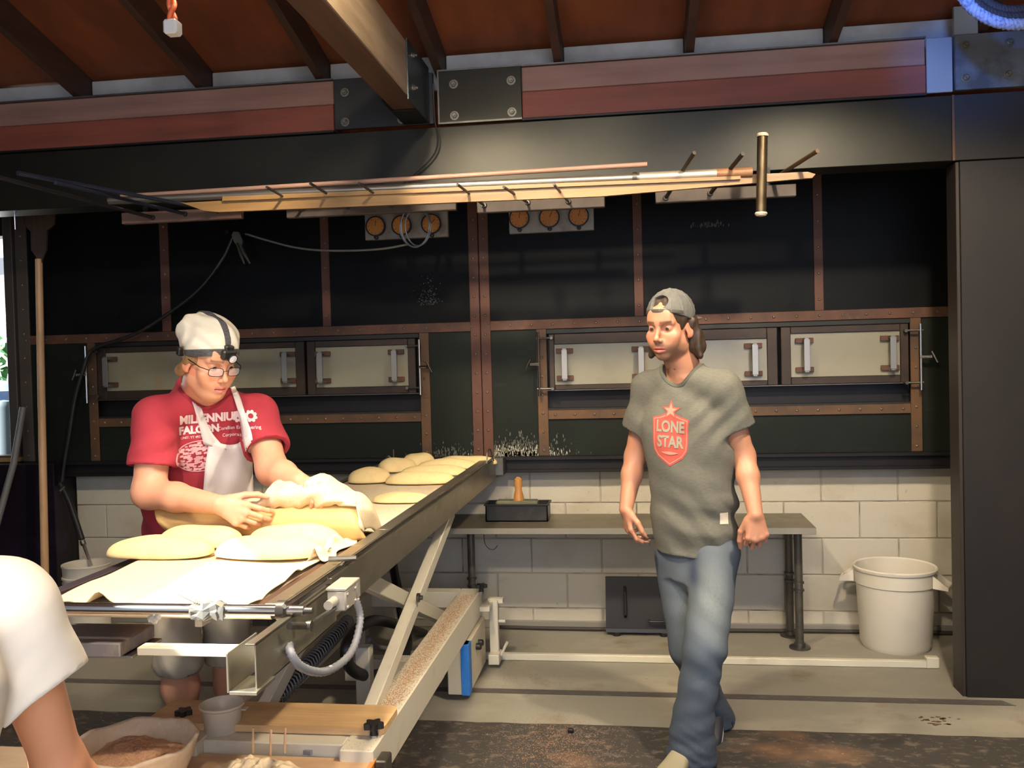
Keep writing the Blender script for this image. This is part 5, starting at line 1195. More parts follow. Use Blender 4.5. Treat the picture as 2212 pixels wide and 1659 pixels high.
def tshirt(F, torso, fr, arms, hem, neck_c, neck_r, bb, folds_fn, torso_cap=None, sleeve_r=(.072, .080)):
    """torso loft with sleeves, hollow at hem and sleeves, cut out at the neck"""
    F.loft(torso, .03, 1, fr, 2.35, disp=folds_fn)
    G_ = []
    for sh, el, t in [q[:3] for q in arms]:
        F.cap(V3(neck_c)+(V3(sh)-V3(neck_c))*.42-fr[3]*.035, V3(sh)-fr[3]*.012, .060, .060, .03)
    for q_ in arms:
        sh, el, t = q_[:3]; cn = unit(q_[3]) if len(q_) > 3 else unit(V3(el)-V3(sh))
        sh, el = V3(sh), V3(el); e = sh+(el-sh)*t; a = sh-(el-sh)*.0
        def fn(x, y, z, a=a.astype(F32), b=(sh+(el-sh)*(t+.03)).astype(F32), e=e.astype(F32), dr=cn.astype(F32)):
            ab = b-a; px, py, pz = x-a[0], y-a[1], z-a[2]; tt = np.clip((px*ab[0]+py*ab[1]+pz*ab[2])/float(ab@ab), 0, 1)
            px = px-tt*ab[0]; py = py-tt*ab[1]; pz = pz-tt*ab[2]
            d = np.sqrt(px*px+py*py+pz*pz)-(sleeve_r[0]+(sleeve_r[1]-sleeve_r[0])*tt)+folds_fn(x, y, z)*1.0
            return np.maximum(d, (x-e[0])*dr[0]+(y-e[1])*dr[1]+(z-e[2])*dr[2])
        lo, hi = around([a, sh+(el-sh)*(t+.03)], .12); F.put(fn, lo, hi, .035)
        G_.append((sh, el, t))
    for sh, el, t in G_:    # hollow the sleeve mouth
        a = sh+(el-sh)*(t-.07); b = sh+(el-sh)*(t+.10); F.cap(a, b, sleeve_r[1]-.020, sleeve_r[1]-.014, .003, -1)
    pre = list(F.p); F.ell(neck_c, neck_r[:3], .006, -1, neck_r[3])
    C = Field(); C.p = pre; C.put(None, (-99,)*3, (99,)*3, .0022, 3); q = Field(); q.ell(neck_c, [v+.015 for v in neck_r[:3]], .01, 1, neck_r[3]); C.put(q.p[0][0], (-99,)*3, (99,)*3, .01, 2); C.ell(neck_c, neck_r[:3], .003, -1, neck_r[3]); return C
def print_group(name, parent, label=None):
    o = bpy.data.objects.new(name, None); COL.objects.link(o); o.parent = parent
    return o
# ------------------------------------------------------------ THE WALKING MAN
base = at(1500, 1640, Z=0); base.z = 0
man = thing('person', 'man walking in a grey t-shirt, blue jeans and a backwards grey cap', 'person', base)
HD = V3(at(1447, 705, Y=3.42)); hf = hframe((-.50, -.86, -.10), (.03, 0, 1), HD)
NB = V3(at(1478, 800, Y=3.49)); HP = V3(at(1504, 1185, Y=3.52))
SR, SL = V3(at(1402, 836, Y=3.57)), V3(at(1563, 838, Y=3.41))
ER, WR = V3(at(1372, 985, Y=3.62)), V3(at(1352, 1100, Y=3.53))
EL, WL = V3(at(1607, 985, Y=3.45)), V3(at(1632, 1112, Y=3.33))
HL, KL, AL = V3(at(1546, 1200, Y=3.46)), V3(at(1524, 1395, Y=3.36)), V3(at(1492, 1592, Y=3.43))
HR, KR, AR = V3(at(1462, 1200, Y=3.57)), V3(at(1490, 1400, Y=3.58)), V3(at(1540, 1545, Y=3.80))
CF = unit((-.38, -.92, 0)); CW = unit(NB-HP); CR = unit(np.cross(CF, CW)); CF = unit(np.cross(CW, CR))
tf = (HP, CR, CF, CW); TL = float(np.linalg.norm(NB-HP))
F = Field()
F.loft([(-.08, 0, 0, .11, .08), (.0, 0, 0, .13, .09), (.2, 0, 0, .135, .095), (.45*1, 0, 0, .15, .095), (TL-.12, 0, 0, .15, .085), (TL-.03, 0, 0, .07, .06)], .03, 1, tf)
for s_, e_, w_ in ((SR, ER, WR), (SL, EL, WL)):
    F.cap(s_+(NB-s_)*.3, s_, .042, .05, .03); F.cap(s_, e_, .050, .040, .03); F.cap(e_, e_+(w_-e_)*.35, .041, .040, .02); F.cap(e_+(w_-e_)*.35, w_, .040, .0265, .02)
for h_, k_, a_ in ((HL, KL, AL), (HR, KR, AR)):
    F.cap(h_, k_, .062, .046, .03); F.cap(k_, a_, .046, .034, .03); F.cap(a_, a_+V3((-.01, -.04, -.03)), .032, .022, .02)
neck(F, hf, NB+CF*-.005, .054, .068); head(F, hf, .0)
hand(F, WR, (.12, -.12, -1), (.88, .30, 0), 1, (.55, .7, .8, .95), .05, (.25, .15, .35)); hand(F, WL, (.02, -.05, -1), (-.10, 1, -.1), -1, (1.15, 1.0, .95, .9), .05, (.15, .1, .35), 1.05)
lo, hi = around([HD, NB, HP, SR, SL, ER, WR, EL, WL, AL, AR, KL, WR+V3((0, 0, -.19))], .15)
hb = around([HD], .0); fine = [(*around([SR, ER, WR], .055), .0045), (*around([SL, EL, WL], .055), .0045), (*around([WR+V3((0, 0, .01)), WR-V3((0, 0, .19))], .065), .0023), (*around([WL+V3((0, 0, .01)), WL-V3((0, 0, .19))], .065), .0023), (HD-V3((.125, .15, .16)), HD+V3((.125, .15, .15)), .0021)]
me, V = body_mesh(F, fine, (lo, hi), .009, 'body'); paint(me, skin_colors(V, hf, (188, 134, 106), stub=.7))
man_body = link('body', me, M_skin, man, True); eyes(man, hf, True)
# cap, hair
h = Field(); s = Sub(h, hf)
def strands(amp, fr, fq=150):
    o, R = fr; R = R.astype(F32); o = o.astype(F32)
    def fn(x, y, z, *a):
        X = (x-o[0])*R[0, 0]+(y-o[1])*R[1, 0]+(z-o[2])*R[2, 0]; Y = (x-o[0])*R[0, 1]+(y-o[1])*R[1, 1]+(z-o[2])*R[2, 1]; Z = (x-o[0])*R[0, 2]+(y-o[1])*R[1, 2]+(z-o[2])*R[2, 2]
        return amp*(np.sin(X*fq+4*np.sin(Z*16)+Y*60)+.6*np.sin(Y*fq*1.3+3*np.sin(Z*23)))
    return fn
def hairy(F, fr, amp, fq=150):
    st_ = strands(amp, fr, fq); F.p = [((lambda x, y, z, f=f: f(x, y, z)+st_(x, y, z)) if op == 1 else f, a, b, k, op) for f, a, b, k, op in F.p]
s.ell((0, -.014, .036), (.080, .1015, .088), .01)
for q in (-1, 1): s.cap((q*.074, -.035, .01), (q*.080, -.055, -.075), .022, .034, .02); s.cap((q*.080, -.055, -.080), (q*.102, -.040, -.112), .030, .012, .02)
s.ell((0, -.078, -.035), (.070, .040, .085), .03); s.cap((-.05, -.075, -.115), (.05, -.075, -.115), .028, .028, .02)
hairy(h, hf, .0024)
s.ell((0, .075, -.03), (.0665, .085, .090), .006, -1)
lo, hi = HD-V3((.14, .16, .18)), HD+V3((.14, .16, .16))
M_hair = mat('dark_brown_hair', (52, 38, 28), .55, 0, [((300, 300, 20), 2, .5, .7, (84, 62, 44), .6)])
cloth_obj(h, lo, hi, .0027, 'hair', M_hair, man)
c = Field(); s = Sub(c, hf); s.ell((0, -.012, .040), (.0835, .1075, .0985), .01)
for k in range(6):
    a = k*PI/6+.1; P = [(.0845*math.cos(a)*math.sin(t), -.012+.1085*math.sin(a)*math.sin(t), .040+.0995*math.cos(t)) for t in np.linspace(-1.5, 1.5, 13)]
    for p_, q_ in zip(P[:-1], P[1:]): s.cap(p_, q_, .0018, .0018, .003)
s.ell((0, -.014, .012), (.079, .104, .085), .004, -1)
pl_ = hf[0]+hf[1]@V3((0, .08, .058)); plane_cut(c, pl_, hf[1]@V3((0, .36, -1)), lo, hi)
s.ell((0, .088, .097), (.034, .06, .026), .004, -1)
s.ell((0, -.135, .018), (.062, .060, .007), .006)
M_cap = mat('grey_cap_cloth', (98, 98, 94), .85, 0, [(40, 3, .4, .7, (80, 80, 78), .7)], ((600, 600, 600), .3, .001))
cap_o = cloth_obj(c, lo, hi, .0024, 'cap', M_cap, man)
c2 = Field(); s = Sub(c2, hf); s.ell((0, -.012, .040), (.0850, .1090, .1000), .01); s.ell((0, -.012, .040), (.0800, .1040, .0960), .001, -1); s2 = hf[0]+hf[1]@V3((0, .08, .0555)); plane_cut(c2, s2, hf[1]@V3((0, .2, -1)), lo, hi); plane_cut(c2, hf[0]+hf[1]@V3((0, .08, .0695)), hf[1]@V3((0, -.2, 1)), lo, hi); plane_cut(c2, hf[0]+hf[1]@V3((0, .03, 0)), hf[1]@V3((0, -1, 0)), lo, hi)
o = cloth_obj(c2, lo, hi, .0021, 'strap', mat('dark_strap', (66, 62, 56), .6), cap_o)
# shirt
ff = folds(.0036, [((.35, 0, 1), 26, 1.1, (1, .2, 0), 9, 1.2, (HP+CW*.12, .22)), ((.9, 0, .5), 30, .3, (0, 0, 1), 8, 1.1, (HP+CW*.10-CR*.08, .2)), ((-.8, 0, .6), 34, 2., (0, 0, 1), 7, 1.3, (SL+V3((-.05, -.03, -.08)), .14)), ((1, .3, .3), 34, 1., (0, 0, 1), 7, 1.3, (SR+V3((0, 0, -.1)), .13)), ((.6, .2, 1), 15, .5, (1, 0, -1), 6, 1.5, None)])
G = Field()
st_ = [(-.02, 0, .0, .158, .122), (.04, 0, 0, .160, .122), (.16, 0, 0, .163, .122), (.30, 0, 0, .168, .122), (.42, 0, 0, .182, .122), (TL-.16, 0, 0, .182, .112), (TL-.09, 0, -.005, .150, .092), (TL-.035, 0, -.01, .095, .078), (TL+.01, 0, -.015, .066, .066)]
colF = tshirt(G, st_, tf, [(SR, ER, .60), (SL, EL, .58)], None, NB+CF*.035+CW*.045, (.072, .072, .105, np.stack([CR, CF, CW], 1)), None, ff, sleeve_r=(.064, .072))
G.loft([(-.05, 0, 0, .140, .100), (.0, 0, 0, .140, .100), (.03, 0, 0, .13, .09)], .003, -1, tf)
lo, hi = around([HP-CW*.04, NB, SR, SL, ER, EL], .17)
Gz = HP-CW*.005
plane_cut(G, Gz, -CW+CR*.06, lo, hi)
M_tee = mat('heather_grey_jersey', (104, 103, 93), .9, 0, [((60, 60, 300), 3, .42, .68, (84, 84, 78), .6), (5, 3, .5, .8, (112, 109, 98), .4)], ((700, 700, 700), .3, .0008))
shirt = cloth_obj(G, lo, hi, .0055, 't_shirt', M_tee, man)
bv = bvh_of(shirt)
cloth_obj(colF, NB-.16, NB+.16, .003, 'collar', mat('collar_rib', (90, 89, 80), .9), shirt)
# crest print
PC = V3(at(1443, 945, Y=3.38)); PX = Vector(unit(np.cross(V3((0, -1, 0)), (0, 0, 1)))); PX = Vector((math.cos(.34), -math.sin(.34), -.07)).normalized()*1; PZ = Vector((.03, 0, 1)); pd = Vector((.33, .94, 0))
o0 = Vector(PC)-pd*.12
M_pr = mat('faded_red_print', (186, 84, 72), .9, 0, [(50, 3, .5, .75, (160, 96, 84), .5)]); M_pg = mat('shirt_show_through', (150, 144, 126), .9)
M_pl = mat('pale_red_print', (206, 138, 120), .9)
def shield(k, inset=0.):
    P = []
    pts = [(-.073, .072), (-.045, .078), (-.02, .088), (0, .094), (.02, .088), (.045, .078), (.073, .072), (.070, .03), (.070, -.02), (.066, -.05), (.05, -.075), (.025, -.092), (0, -.108), (-.025, -.092), (-.05, -.075), (-.066, -.05), (-.070, -.02), (-.070, .03)]
    return [(x*k, y*k-.002) for x, y in pts]
lg = print_group('crest_print', shirt)
def ring(a, b):
    return [[a[i], a[(i+1) % len(a)], b[(i+1) % len(b)], b[i]] for i in range(len(a))]
project('shield', flat([shield(1)], o0, PX, PZ), bv, pd, .0012, M_pr, lg)
project('border_line', flat(ring(shield(.93), shield(.895)), o0, PX, PZ), bv, pd, .0019, M_pl, lg)
def starp(cx_, cy_, R1, R2): return [(cx_+(R1 if i % 2 == 0 else R2)*math.sin(i*PI/5), cy_+(R1 if i % 2 == 0 else R2)*math.cos(i*PI/5)) for i in range(10)]
project('star', flat([starp(0, .098, .040, .017)], o0, PX, PZ), bv, pd, .0022, M_pr, lg)
project('star_inner', flat([starp(0, .098, .028, .011)], o0, PX, PZ), bv, pd, .0030, M_pl, lg)
for wd, dz in (('LONE', .036), ('STAR', -.020)):
    me_ = text_mesh(wd, .058, o0+Vector(PZ)*dz, PX, PZ, .0022, .74)
    project('lettering', me_, bv, pd, .0030, M_pg, lg)
project('scroll', flat([[(-.035, -.058), (0, -.054), (.035, -.058), (.018, -.064), (0, -.067), (-.018, -.064)]], o0, PX, PZ), bv, pd, .0030, M_pl, lg)
tg = at(1570, 1130, Y=3.30); project('hem_label', flat([[(-.016, -.021), (.016, -.021), (.016, .021), (-.016, .021)]], tg-Vector((0, .15, 0)), (1, 0, -.03), (0, 0, 1)), bv, (0, 1, 0), .002, mat('cream_tag', (206, 198, 178), .8), shirt)
# jeans
J = Field(); jf = folds(.0030, [((.3, 0, 1), 62, .4, (1, 0, 0), 18, 1.4, (AL-V3((0, 0, .03)), .10)), ((.5, 0, 1), 26, .4, (1, 0, 0), 12, 1.2, (KL, .22)), ((-.6, 0, 1), 30, 1.4, (1, 0, .5), 9, 1.2, (AL, .17)), ((.7, 0, 1), 34, 2.4, (1, 0, 0), 12, 1., (AR, .2)), ((1, .4, .30), 15, 0, (0, 0, 1), 5, 1.2, None)])
def jc(a, b, ra, rb, k):
    J.cap(a, b, ra, rb, k); f, l_, h_, kk, op = J.p.pop(); J.p.append((lambda x, y, z: f(x, y, z)+jf(x, y, z), l_, h_, kk, op))
J.ell((HL+HR)/2-CW*.05, (.10, .10, .10), .04); J.loft([(-.10, 0, 0, .125, .105), (.0, 0, 0, .145, .108), (.10, 0, 0, .138, .10)], .03, 1, tf, disp=jf)
AL2 = V3(at(1495, 1625, Y=3.43)); AR2 = V3(at(1548, 1560, Y=3.80))
jc(HL, KL, .088, .076, .035); jc(KL, AL, .074, .074, .03); jc(AL+(KL-AL)*.18, AL2, .075, .094, .03)
jc(HR, KR, .088, .074, .02); jc(KR, AR, .072, .070, .03); jc(AR+(KR-AR)*.15, AR2, .072, .080, .03)
J.cap(AL2-V3((0, 0, .01)), AL2-V3((0, 0, .14)), .082, .082, .004, -1); J.cap(AR2+(AR2-AR)*.2, AR2+unit(AR-KR)*.16, .07, .07, .004, -1)
lo, hi = around([HP+CW*.08, HL, HR, KL, KR, AL2, AR2], .15)
flr = V3((0, 0, .012)); plane_cut(J, flr, (0, 0, -1), lo, hi)
pA = AR+(AR-KR)*.16; plA = unit(AR-KR)
def jean_col(V):
    C = np.tile(slin((76, 86, 97)), (len(V), 1)); 
    def mix(w, c): C[:] = C*(1-np.clip(w, 0, 1)[:, None])+slin(c)*np.clip(w, 0, 1)[:, None]
    for a, b in ((HL, KL), (HR, KR)):
        m_ = a+(b-a)*.45+V3((0, -.07, 0)); mix(.85*np.exp(-(((V-m_)*V3((1, .6, .42)))**2).sum(1)/.07**2), (132, 140, 140))
    mix(.55*np.exp(-(((V-KL-V3((0, -.06, -.1)))*V3((1, .5, .5)))**2).sum(1)/.07**2), (108, 122, 134))
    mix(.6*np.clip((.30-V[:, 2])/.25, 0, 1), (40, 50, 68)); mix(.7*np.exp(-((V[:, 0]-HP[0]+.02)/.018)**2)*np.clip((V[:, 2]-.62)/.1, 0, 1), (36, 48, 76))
    return C
M_jean = mat('blue_denim', None, .85, 0, [((260, 260, 60), 2, .45, .7, (84, 98, 116), .35)], ((500, 500, 500), .3, .001), attr='Col')
cloth_obj(J, lo, hi, .0062, 'jeans', M_jean, man, color=jean_col)
# shoes
def shoe(ank, toe_dir, heel_up, m_up, m_sole, parent, L=.27):
    d = unit((toe_dir[0], toe_dir[1], 0)); 
    heel = V3((ank[0], ank[1], 0))-d*.05; tp = math.sin(heel_up); fr_up = V3((0, 0, 1))
    f = unit(d*math.cos(heel_up)-fr_up*tp); u = unit(fr_up*math.cos(heel_up)+d*tp); x = np.cross(f, u)
    toe = V3((ank[0], ank[1], 0))+d*.17 if not heel_up else None
    ball = V3((ank[0], ank[1], .012))+d*(.12 if not heel_up else .10)
    o = ball-f*.17
    K = Field(); K.loft([(.0, 0, .035, .030, .034), (.03, 0, .040, .036, .045), (.09, 0, .036, .038, .042), (.15, 0, .026, .046, .030), (.21, 0, .022, .048, .026), (.255, 0, .018, .038, .022), (.272, 0, .012, .018, .012)], .02, 1, (o, x, u, f), 2.4)
    K.cap(o+f*.05+u*.05, o+f*.045+u*.10, .037, .036, .02)
    lo, hi = around([o, o+f*.27, o+u*.12], .07); plane_cut(K, o+u*.008, -u, lo, hi)
    up = cloth_obj(K, lo, hi, .0045, 'shoe', m_up, parent)
    K = Field(); K.loft([(.0, 0, .008, .032, .014), (.05, 0, .008, .038, .013), (.10, 0, .008, .036, .012), (.16, 0, .008, .048, .012), (.22, 0, .008, .050, .011), (.262, 0, .008, .038, .010), (.28, 0, .008, .018, .008)], .02, 1, (o, x, u, f), 3.)
    cloth_obj(K, lo, hi, .0045, 'sole', m_sole, up); return up
M_tan_shoe = mat('tan_shoe', (140, 132, 110), .7); M_dk_shoe = mat('dark_shoe', (40, 42, 52), .6); M_sole = mat('pale_sole', (176, 176, 178), .6)
shoe((AL[0]-.02, AL[1]+.00, 0), (-.42, -.9), 0, M_tan_shoe, M_sole, man); shoe((AR[0]+.01, AR[1]-.02, 0), (-.25, -.95), .45, M_dk_shoe, M_sole, man)
# ------------------------------------------------------------ THE BAKER IN RED
bbase = V3((-1.78, 3.40, 0)); bak = thing('person', 'baker in a red t-shirt, white apron and white cap with headlamp, leaning over the loader', 'person', tuple(bbase))
bHD = V3(at(453, 776, Y=2.92)); bf = hframe((.80, -.50, -.34), (.06, -.04, 1), bHD)
bN = V3(at(436, 842, Y=3.08)); bH = V3(at(418, 1185, Y=3.36))
bSR, bSL = V3(at(338, 900, Y=2.95)), V3(at(556, 894, Y=3.20))
bER, bWR = V3(at(322, 1064, Y=2.89)), V3(at(474, 1090, Y=2.78))
bEL, bWL = V3(at(588, 1015, Y=3.06)), V3(at(648, 1040, Y=2.94))
bW = unit(bN-bH); bF = unit((.66, -.75, 0)); bR_ = unit(np.cross(bF, bW)); bF = unit(np.cross(bW, bR_)); bt = (bH, bR_, bF, bW); bL = float(np.linalg.norm(bN-bH))
kR, kL = V3(at(388, 1440, Y=3.30)), V3(at(497, 1440, Y=3.46)); fR, fL = V3((kR[0], kR[1]+.03, .09)), V3((kL[0]+.02, kL[1]+.03, .09)); hR, hL = bH+bR_*.095-V3((0, 0, .06)), bH-bR_*.095-V3((0, 0, .06))
F = Field()
F.loft([(-.08, 0, 0, .15, .12), (.0, 0, .01, .16, .13), (.2, 0, .01, .165, .13), (.38, 0, 0, .17, .11), (bL-.12, 0, 0, .16, .09), (bL-.03, 0, 0, .07, .06)], .03, 1, bt)
for s_, e_, w_ in ((bSR, bER, bWR), (bSL, bEL, bWL)):
    F.cap(s_+(bN-s_)*.35, s_, .05, .062, .03); F.cap(s_, e_, .064, .053, .03); F.cap(e_, e_+(w_-e_)*.4, .053, .048, .03); F.cap(e_+(w_-e_)*.4, w_, .048, .031, .02)
for h_, k_, a_ in ((hR, kR, fR), (hL, kL, fL)):
    F.cap(h_, k_, .085, .062, .03); c_ = k_+(a_-k_)*.30+V3((-.01, .012, 0)); F.cap(k_, c_, .058, .066, .03); F.cap(c_, a_, .066, .040, .04)
    F.cap(a_, a_+V3((.03, -.08, -.04)), .036, .025, .02)
neck(F, bf, bN, .062, .075); head(F, bf, .8)
q_ = Sub(F, bf); q_.ell((0, .030, -.108), (.044, .045, .030), .03)
hand(F, bWR, (.93, .02, -.35), (.0, .95, -.25), 1, (.45, .55, .7, .8), .07, (.3, .4, .3), 1.08); hand(F, bWL, (.80, -.45, -.1), (-.1, .2, -1), 1, (.6, .7, .8, .8), .07, (.3, .3, .3), 1.08)
lo, hi = around([bHD, bN, bSR, bSL, bER, bWR, bEL, bWL, bH, fR-V3((0, 0, .06)), fL-V3((0, 0, .06)), kR, bWR+V3((.15, 0, 0))], .13)
hr = bWR+unit((.93, .02, -.35))*.09; hl = bWL+unit((.80, -.45, -.1))*.09
fine = [(*around([bSR, bER, bWR], .075), .005), (*around([bSL, bEL, bWL], .075), .005), (hr-.12, hr+.12, .0024), (hl-.12, hl+.12, .0024), (bHD-V3((.14, .15, .17)), bHD+V3((.14, .15, .15)), .0021)]
me, V = body_mesh(F, fine, (lo, hi), .009, 'body'); paint(me, skin_colors(V, bf, (214, 156, 126), stub=.28, browc=(110, 82, 56), stubc=(150, 112, 88), lipc=(196, 110, 104)))
link('body', me, M_skin, bak, True); eyes(bak, bf, False)
# hair
h = Field(); s = Sub(h, bf); s.ell((0, -.018, .025), (.080, .098, .080), .01); s.ell((0, -.075, -.045), (.060, .036, .050), .02)
for q in (-1, 1): s.cap((q*.074, .000, -.0), (q*.070, -.05, -.055), .013, .020, .02)
s.cap((0, -.10, -.03), (.01, -.118, -.12), .022, .010, .02)
hairy(h, bf, .0016); s.ell((0, .080, -.03), (.078, .085, .13), .006, -1)
lo, hi = bHD-V3((.17, .17, .2)), bHD+V3((.17, .17, .2))
cloth_obj(h, lo, hi, .0027, 'hair', mat('light_brown_hair', (138, 104, 70), .55, 0, [((300, 300, 20), 2, .5, .7, (100, 72, 48), .6)]), bak)
# glasses
o_, R_ = bf; g = lambda x, y, z: Vector(o_+R_@V3((x, y, z)))
gl = print_group('glasses', bak); M_fr = mat('black_wire_frame', (34, 30, 34), .3, .6)
for s_ in (-1, 1):
    P = []
    for i in range(28):
        a = 2*PI*i/28; ca, sa = math.cos(a), math.sin(a); P.append(g(s_*.034+.0245*np.sign(ca)*abs(ca)**.55, .108-.012*abs(s_*.034+.022*ca)/.05, -.012+.0145*np.sign(sa)*abs(sa)**.6))
    MB().tube(P, .0013, 6, closed=True).put('rim', M_fr, gl, True, edge=False)
    MB().prism(P, Vector(R_[:, 1])*.0008).put('lens', mat('spectacle_glass', (235, 238, 245), .03, 0, alpha=.16), gl)
    MB().tube([g(s_*.058, .098, -.005), g(s_*.078, .07, -.002), g(s_*.084, .0, .004), g(s_*.083, -.018, -.008)], .0016, 6).put('temple', M_fr, gl, True)
MB().tube(curve([g(-.010, .108, -.008), g(0, .113, -.004), g(.010, .108, -.008)], 5), .0013, 6).put('bridge', M_fr, gl, True)
# white cap with headlamp
c = Field(); s = Sub(c, bf); wr_ = folds(.0030, [((.4, .3, 1), 55, .3, (1, 0, 0), 20, 1.3, (g(-.02, -.04, .08), .10)), ((1, .4, -.3), 60, 1.3, (0, 0, 1), 22, 1.3, (g(.06, -.06, .06), .08)), ((.2, 1, .5), 40, 1., (1, 0, 1), 18, 1.5, None)])
s.ell((0, -.012, .045), (.0855, .1085, .085), .02); s.ell((0, -.020, .085), (.080, .100, .062), .04); s.ell((.03, -.065, .082), (.058, .055, .055), .03)
c.p = [((lambda x, y, z, f=f: f(x, y, z)+wr_(x, y, z)), a, b, k, op) for f, a, b, k, op in c.p]
full = list(c.p)
s.ell((0, -.014, .010), (.080, .103, .09), .004, -1)
cutp, cutn = g(0, .08, .035), R_@V3((0, .30, -1)); plane_cut(c, cutp, cutn, lo, hi)
capb = cloth_obj(c, lo, hi, .0028, 'cap', mat('white_cap_cotton', (226, 220, 204), .9, 0, [(20, 3, .45, .75, (206, 196, 168), .4)], ((500, 500, 500), .2, .001)), bak)
hl_ = print_group('headlamp', bak); M_strap = mat('dark_grey_elastic', (66, 66, 70), .8, 0, [((60, 60, 500), 2, .45, .6, (100, 100, 102), .6)])
def slab(n_, off, hw, nm, extra=None):
    c = Field(); c.p = list(full); c.put(None, (-99,)*3, (99,)*3, .0026, 3); n_ = unit(R_@V3(n_)); p0 = V3(g(*off))
    plane_cut(c, p0+n_*hw, n_, lo, hi); plane_cut(c, p0-n_*hw, -n_, lo, hi)
    if extra: plane_cut(c, V3(g(*extra[0])), R_@V3(extra[1]), lo, hi)
    s = Sub(c, bf); s.ell((0, -.014, .010), (.079, .102, .09), .002, -1)
    return cloth_obj(c, lo, hi, .0026, nm, M_strap, hl_)
slab((0, -.34, 1), (0, .08, .050), .0125, 'head_strap'); slab((1, .0, 0), (0, 0, .1), .0105, 'top_strap', ((0, .08, .050), (0, .34, -1)))
lp = Matrix(R_.tolist()); lc = g(0, .104, .050)
m = MB().box((-.026, -.010, -.017), (.026, .014, .017), .006, lp, lc); m.box((-.016, -.008, -.010), (.016, .012, .010), .004, lp, lc+lp@Vector((0, -.004, .022))); m.put('lamp_housing', M_blackpl, hl_)
MB().lathe([(.0155, 0), (.017, .012), (.0145, .014), (.0145, .010), (0, .010)], lc+lp@Vector((-.004, .012, -.006)), lp@Vector((0, 1, -.15)), 20).put('lamp_ring', M_black, hl_, True)
MB().lathe([(.0135, .0), (.0135, .0125), (.006, .0145), (0, .0150)], lc+lp@Vector((-.004, .012, -.006)), lp@Vector((0, 1, -.15)), 20).put('lamp_lens', mat('lamp_lens', (210, 214, 226), .08, .2), hl_, True)
MB().box((-.012, -.012, -.014), (.012, .008, .014), .004, lp, g(.082, -.050, .012)).put('strap_buckle', M_blackpl, hl_)
# red shirt
G = Field(); ff = folds(.0042, [((.9, 0, .5), 24, .3, (0, 0, 1), 8, 1.1, (bH+bW*.2+bR_*.1, .22)), ((-.5, 0, 1), 26, 2., (0, 0, 1), 7, 1.3, (bSR+V3((.06, -.05, -.12)), .16)), ((.5, .5, .7), 26, 1., (0, 0, 1), 7, 1.3, (bSL+V3((0, 0, -.1)), .13)), ((.3, .3, 1), 14, .5, (1, 0, -1), 6, 1.5, None), ((1, .3, .1), 34, .9, (0, 0, 1), 9, 1.3, (bN-bW*.12+bF*.1, .14))])
st_ = [(-.07, 0, .02, .185, .16), (.0, 0, .02, .192, .168), (.12, 0, .022, .198, .172), (.26, 0, .01, .200, .158), (.38, 0, 0, .205, .142), (bL-.15, 0, 0, .205, .125), (bL-.08, 0, -.005, .165, .105), (bL-.03, 0, -.01, .105, .088), (bL+.02, 0, -.015, .075, .075)]
colB = tshirt(G, st_, bt, [(bSR, bER, .66), (bSL, bEL, .66)], None, bN+bF*.03+bW*.045, (.080, .080, .085, np.stack([bR_, bF, bW], 1)), None, ff, sleeve_r=(.076, .084))
G.loft([(-.10, 0, .02, .165, .14), (-.05, 0, .02, .165, .14), (-.02, 0, .02, .15, .12)], .003, -1, bt)
lo, hi = around([bH-bW*.07, bN, bSR, bSL, bER, bEL], .2); plane_cut(G, bH-bW*.055, -bW, lo, hi)
M_red_t = mat('red_jersey', (172, 52, 66), .9, 0, [(6, 3, .45, .75, (152, 42, 56), .5)], ((700, 700, 700), .25, .0008))
rs = cloth_obj(G, lo, hi, .0058, 't_shirt', M_red_t, bak); bv = bvh_of(rs)
cloth_obj(colB, bN-.17, bN+.17, .003, 'collar', mat('red_collar', (152, 42, 56), .9), rs)
# lettering on the shirt, as worn
pd = Vector((-.52, .85, .0)); PX = Vector((.85, .52, .03)).normalized(); PZ = Vector((-.02, .0, 1))
M_ink = mat('white_shirt_ink', (238, 214, 214), .9); lgp = print_group('shirt_print', rs)
def tpos(px, py): return at(px, py, Y=2.80)-pd*.16+Vector((0, 0, 0))
def putt(wd, size, px, py, bold, sx, rot=0.):
    X_ = (PX+Vector((0, 0, rot))).normalized(); h0 = bv.ray_cast(EYE, (at(px, py, Y=2.9)-EYE).normalized(), 8)[0]
    if h0 is None: return
    me_ = text_mesh(wd, size, h0-pd*.12, X_, PZ, bold, sx); project('lettering', me_, bv, pd, .0022, M_ink, lgp)
putt('MILLENNIUM', .041, 455, 903, .0020, .90); putt('FALCON', .037, 430, 928, .0020, .95); putt('Corellian Engineering', .017, 514, 923, .0002, .95); putt('Corporation', .017, 505, 938, .0002, .95); putt('UNIT: YT 492727ZED', .012, 424, 944, .0002, .95)
h0 = bv.ray_cast(EYE, (at(527, 899, Y=2.9)-EYE).normalized(), 8)[0]
if h0 is not None:
    for k, dx in enumerate((-.018, .022)):
        P = []
        for i in range(24): a = 2*PI*i/24; r_ = .022 if i % 3 else .017; P.append((dx+r_*math.cos(a), r_*math.sin(a)))
        project('round_emblem', flat(ring(P, [(dx+.009*math.cos(2*PI*i/24), .009*math.sin(2*PI*i/24)) for i in range(24)]), h0-pd*.12, PX, PZ), bv, pd, .0022, M_ink, lgp)
h0 = bv.ray_cast(EYE, (at(432, 975, Y=2.9)-EYE).normalized(), 8)[0]
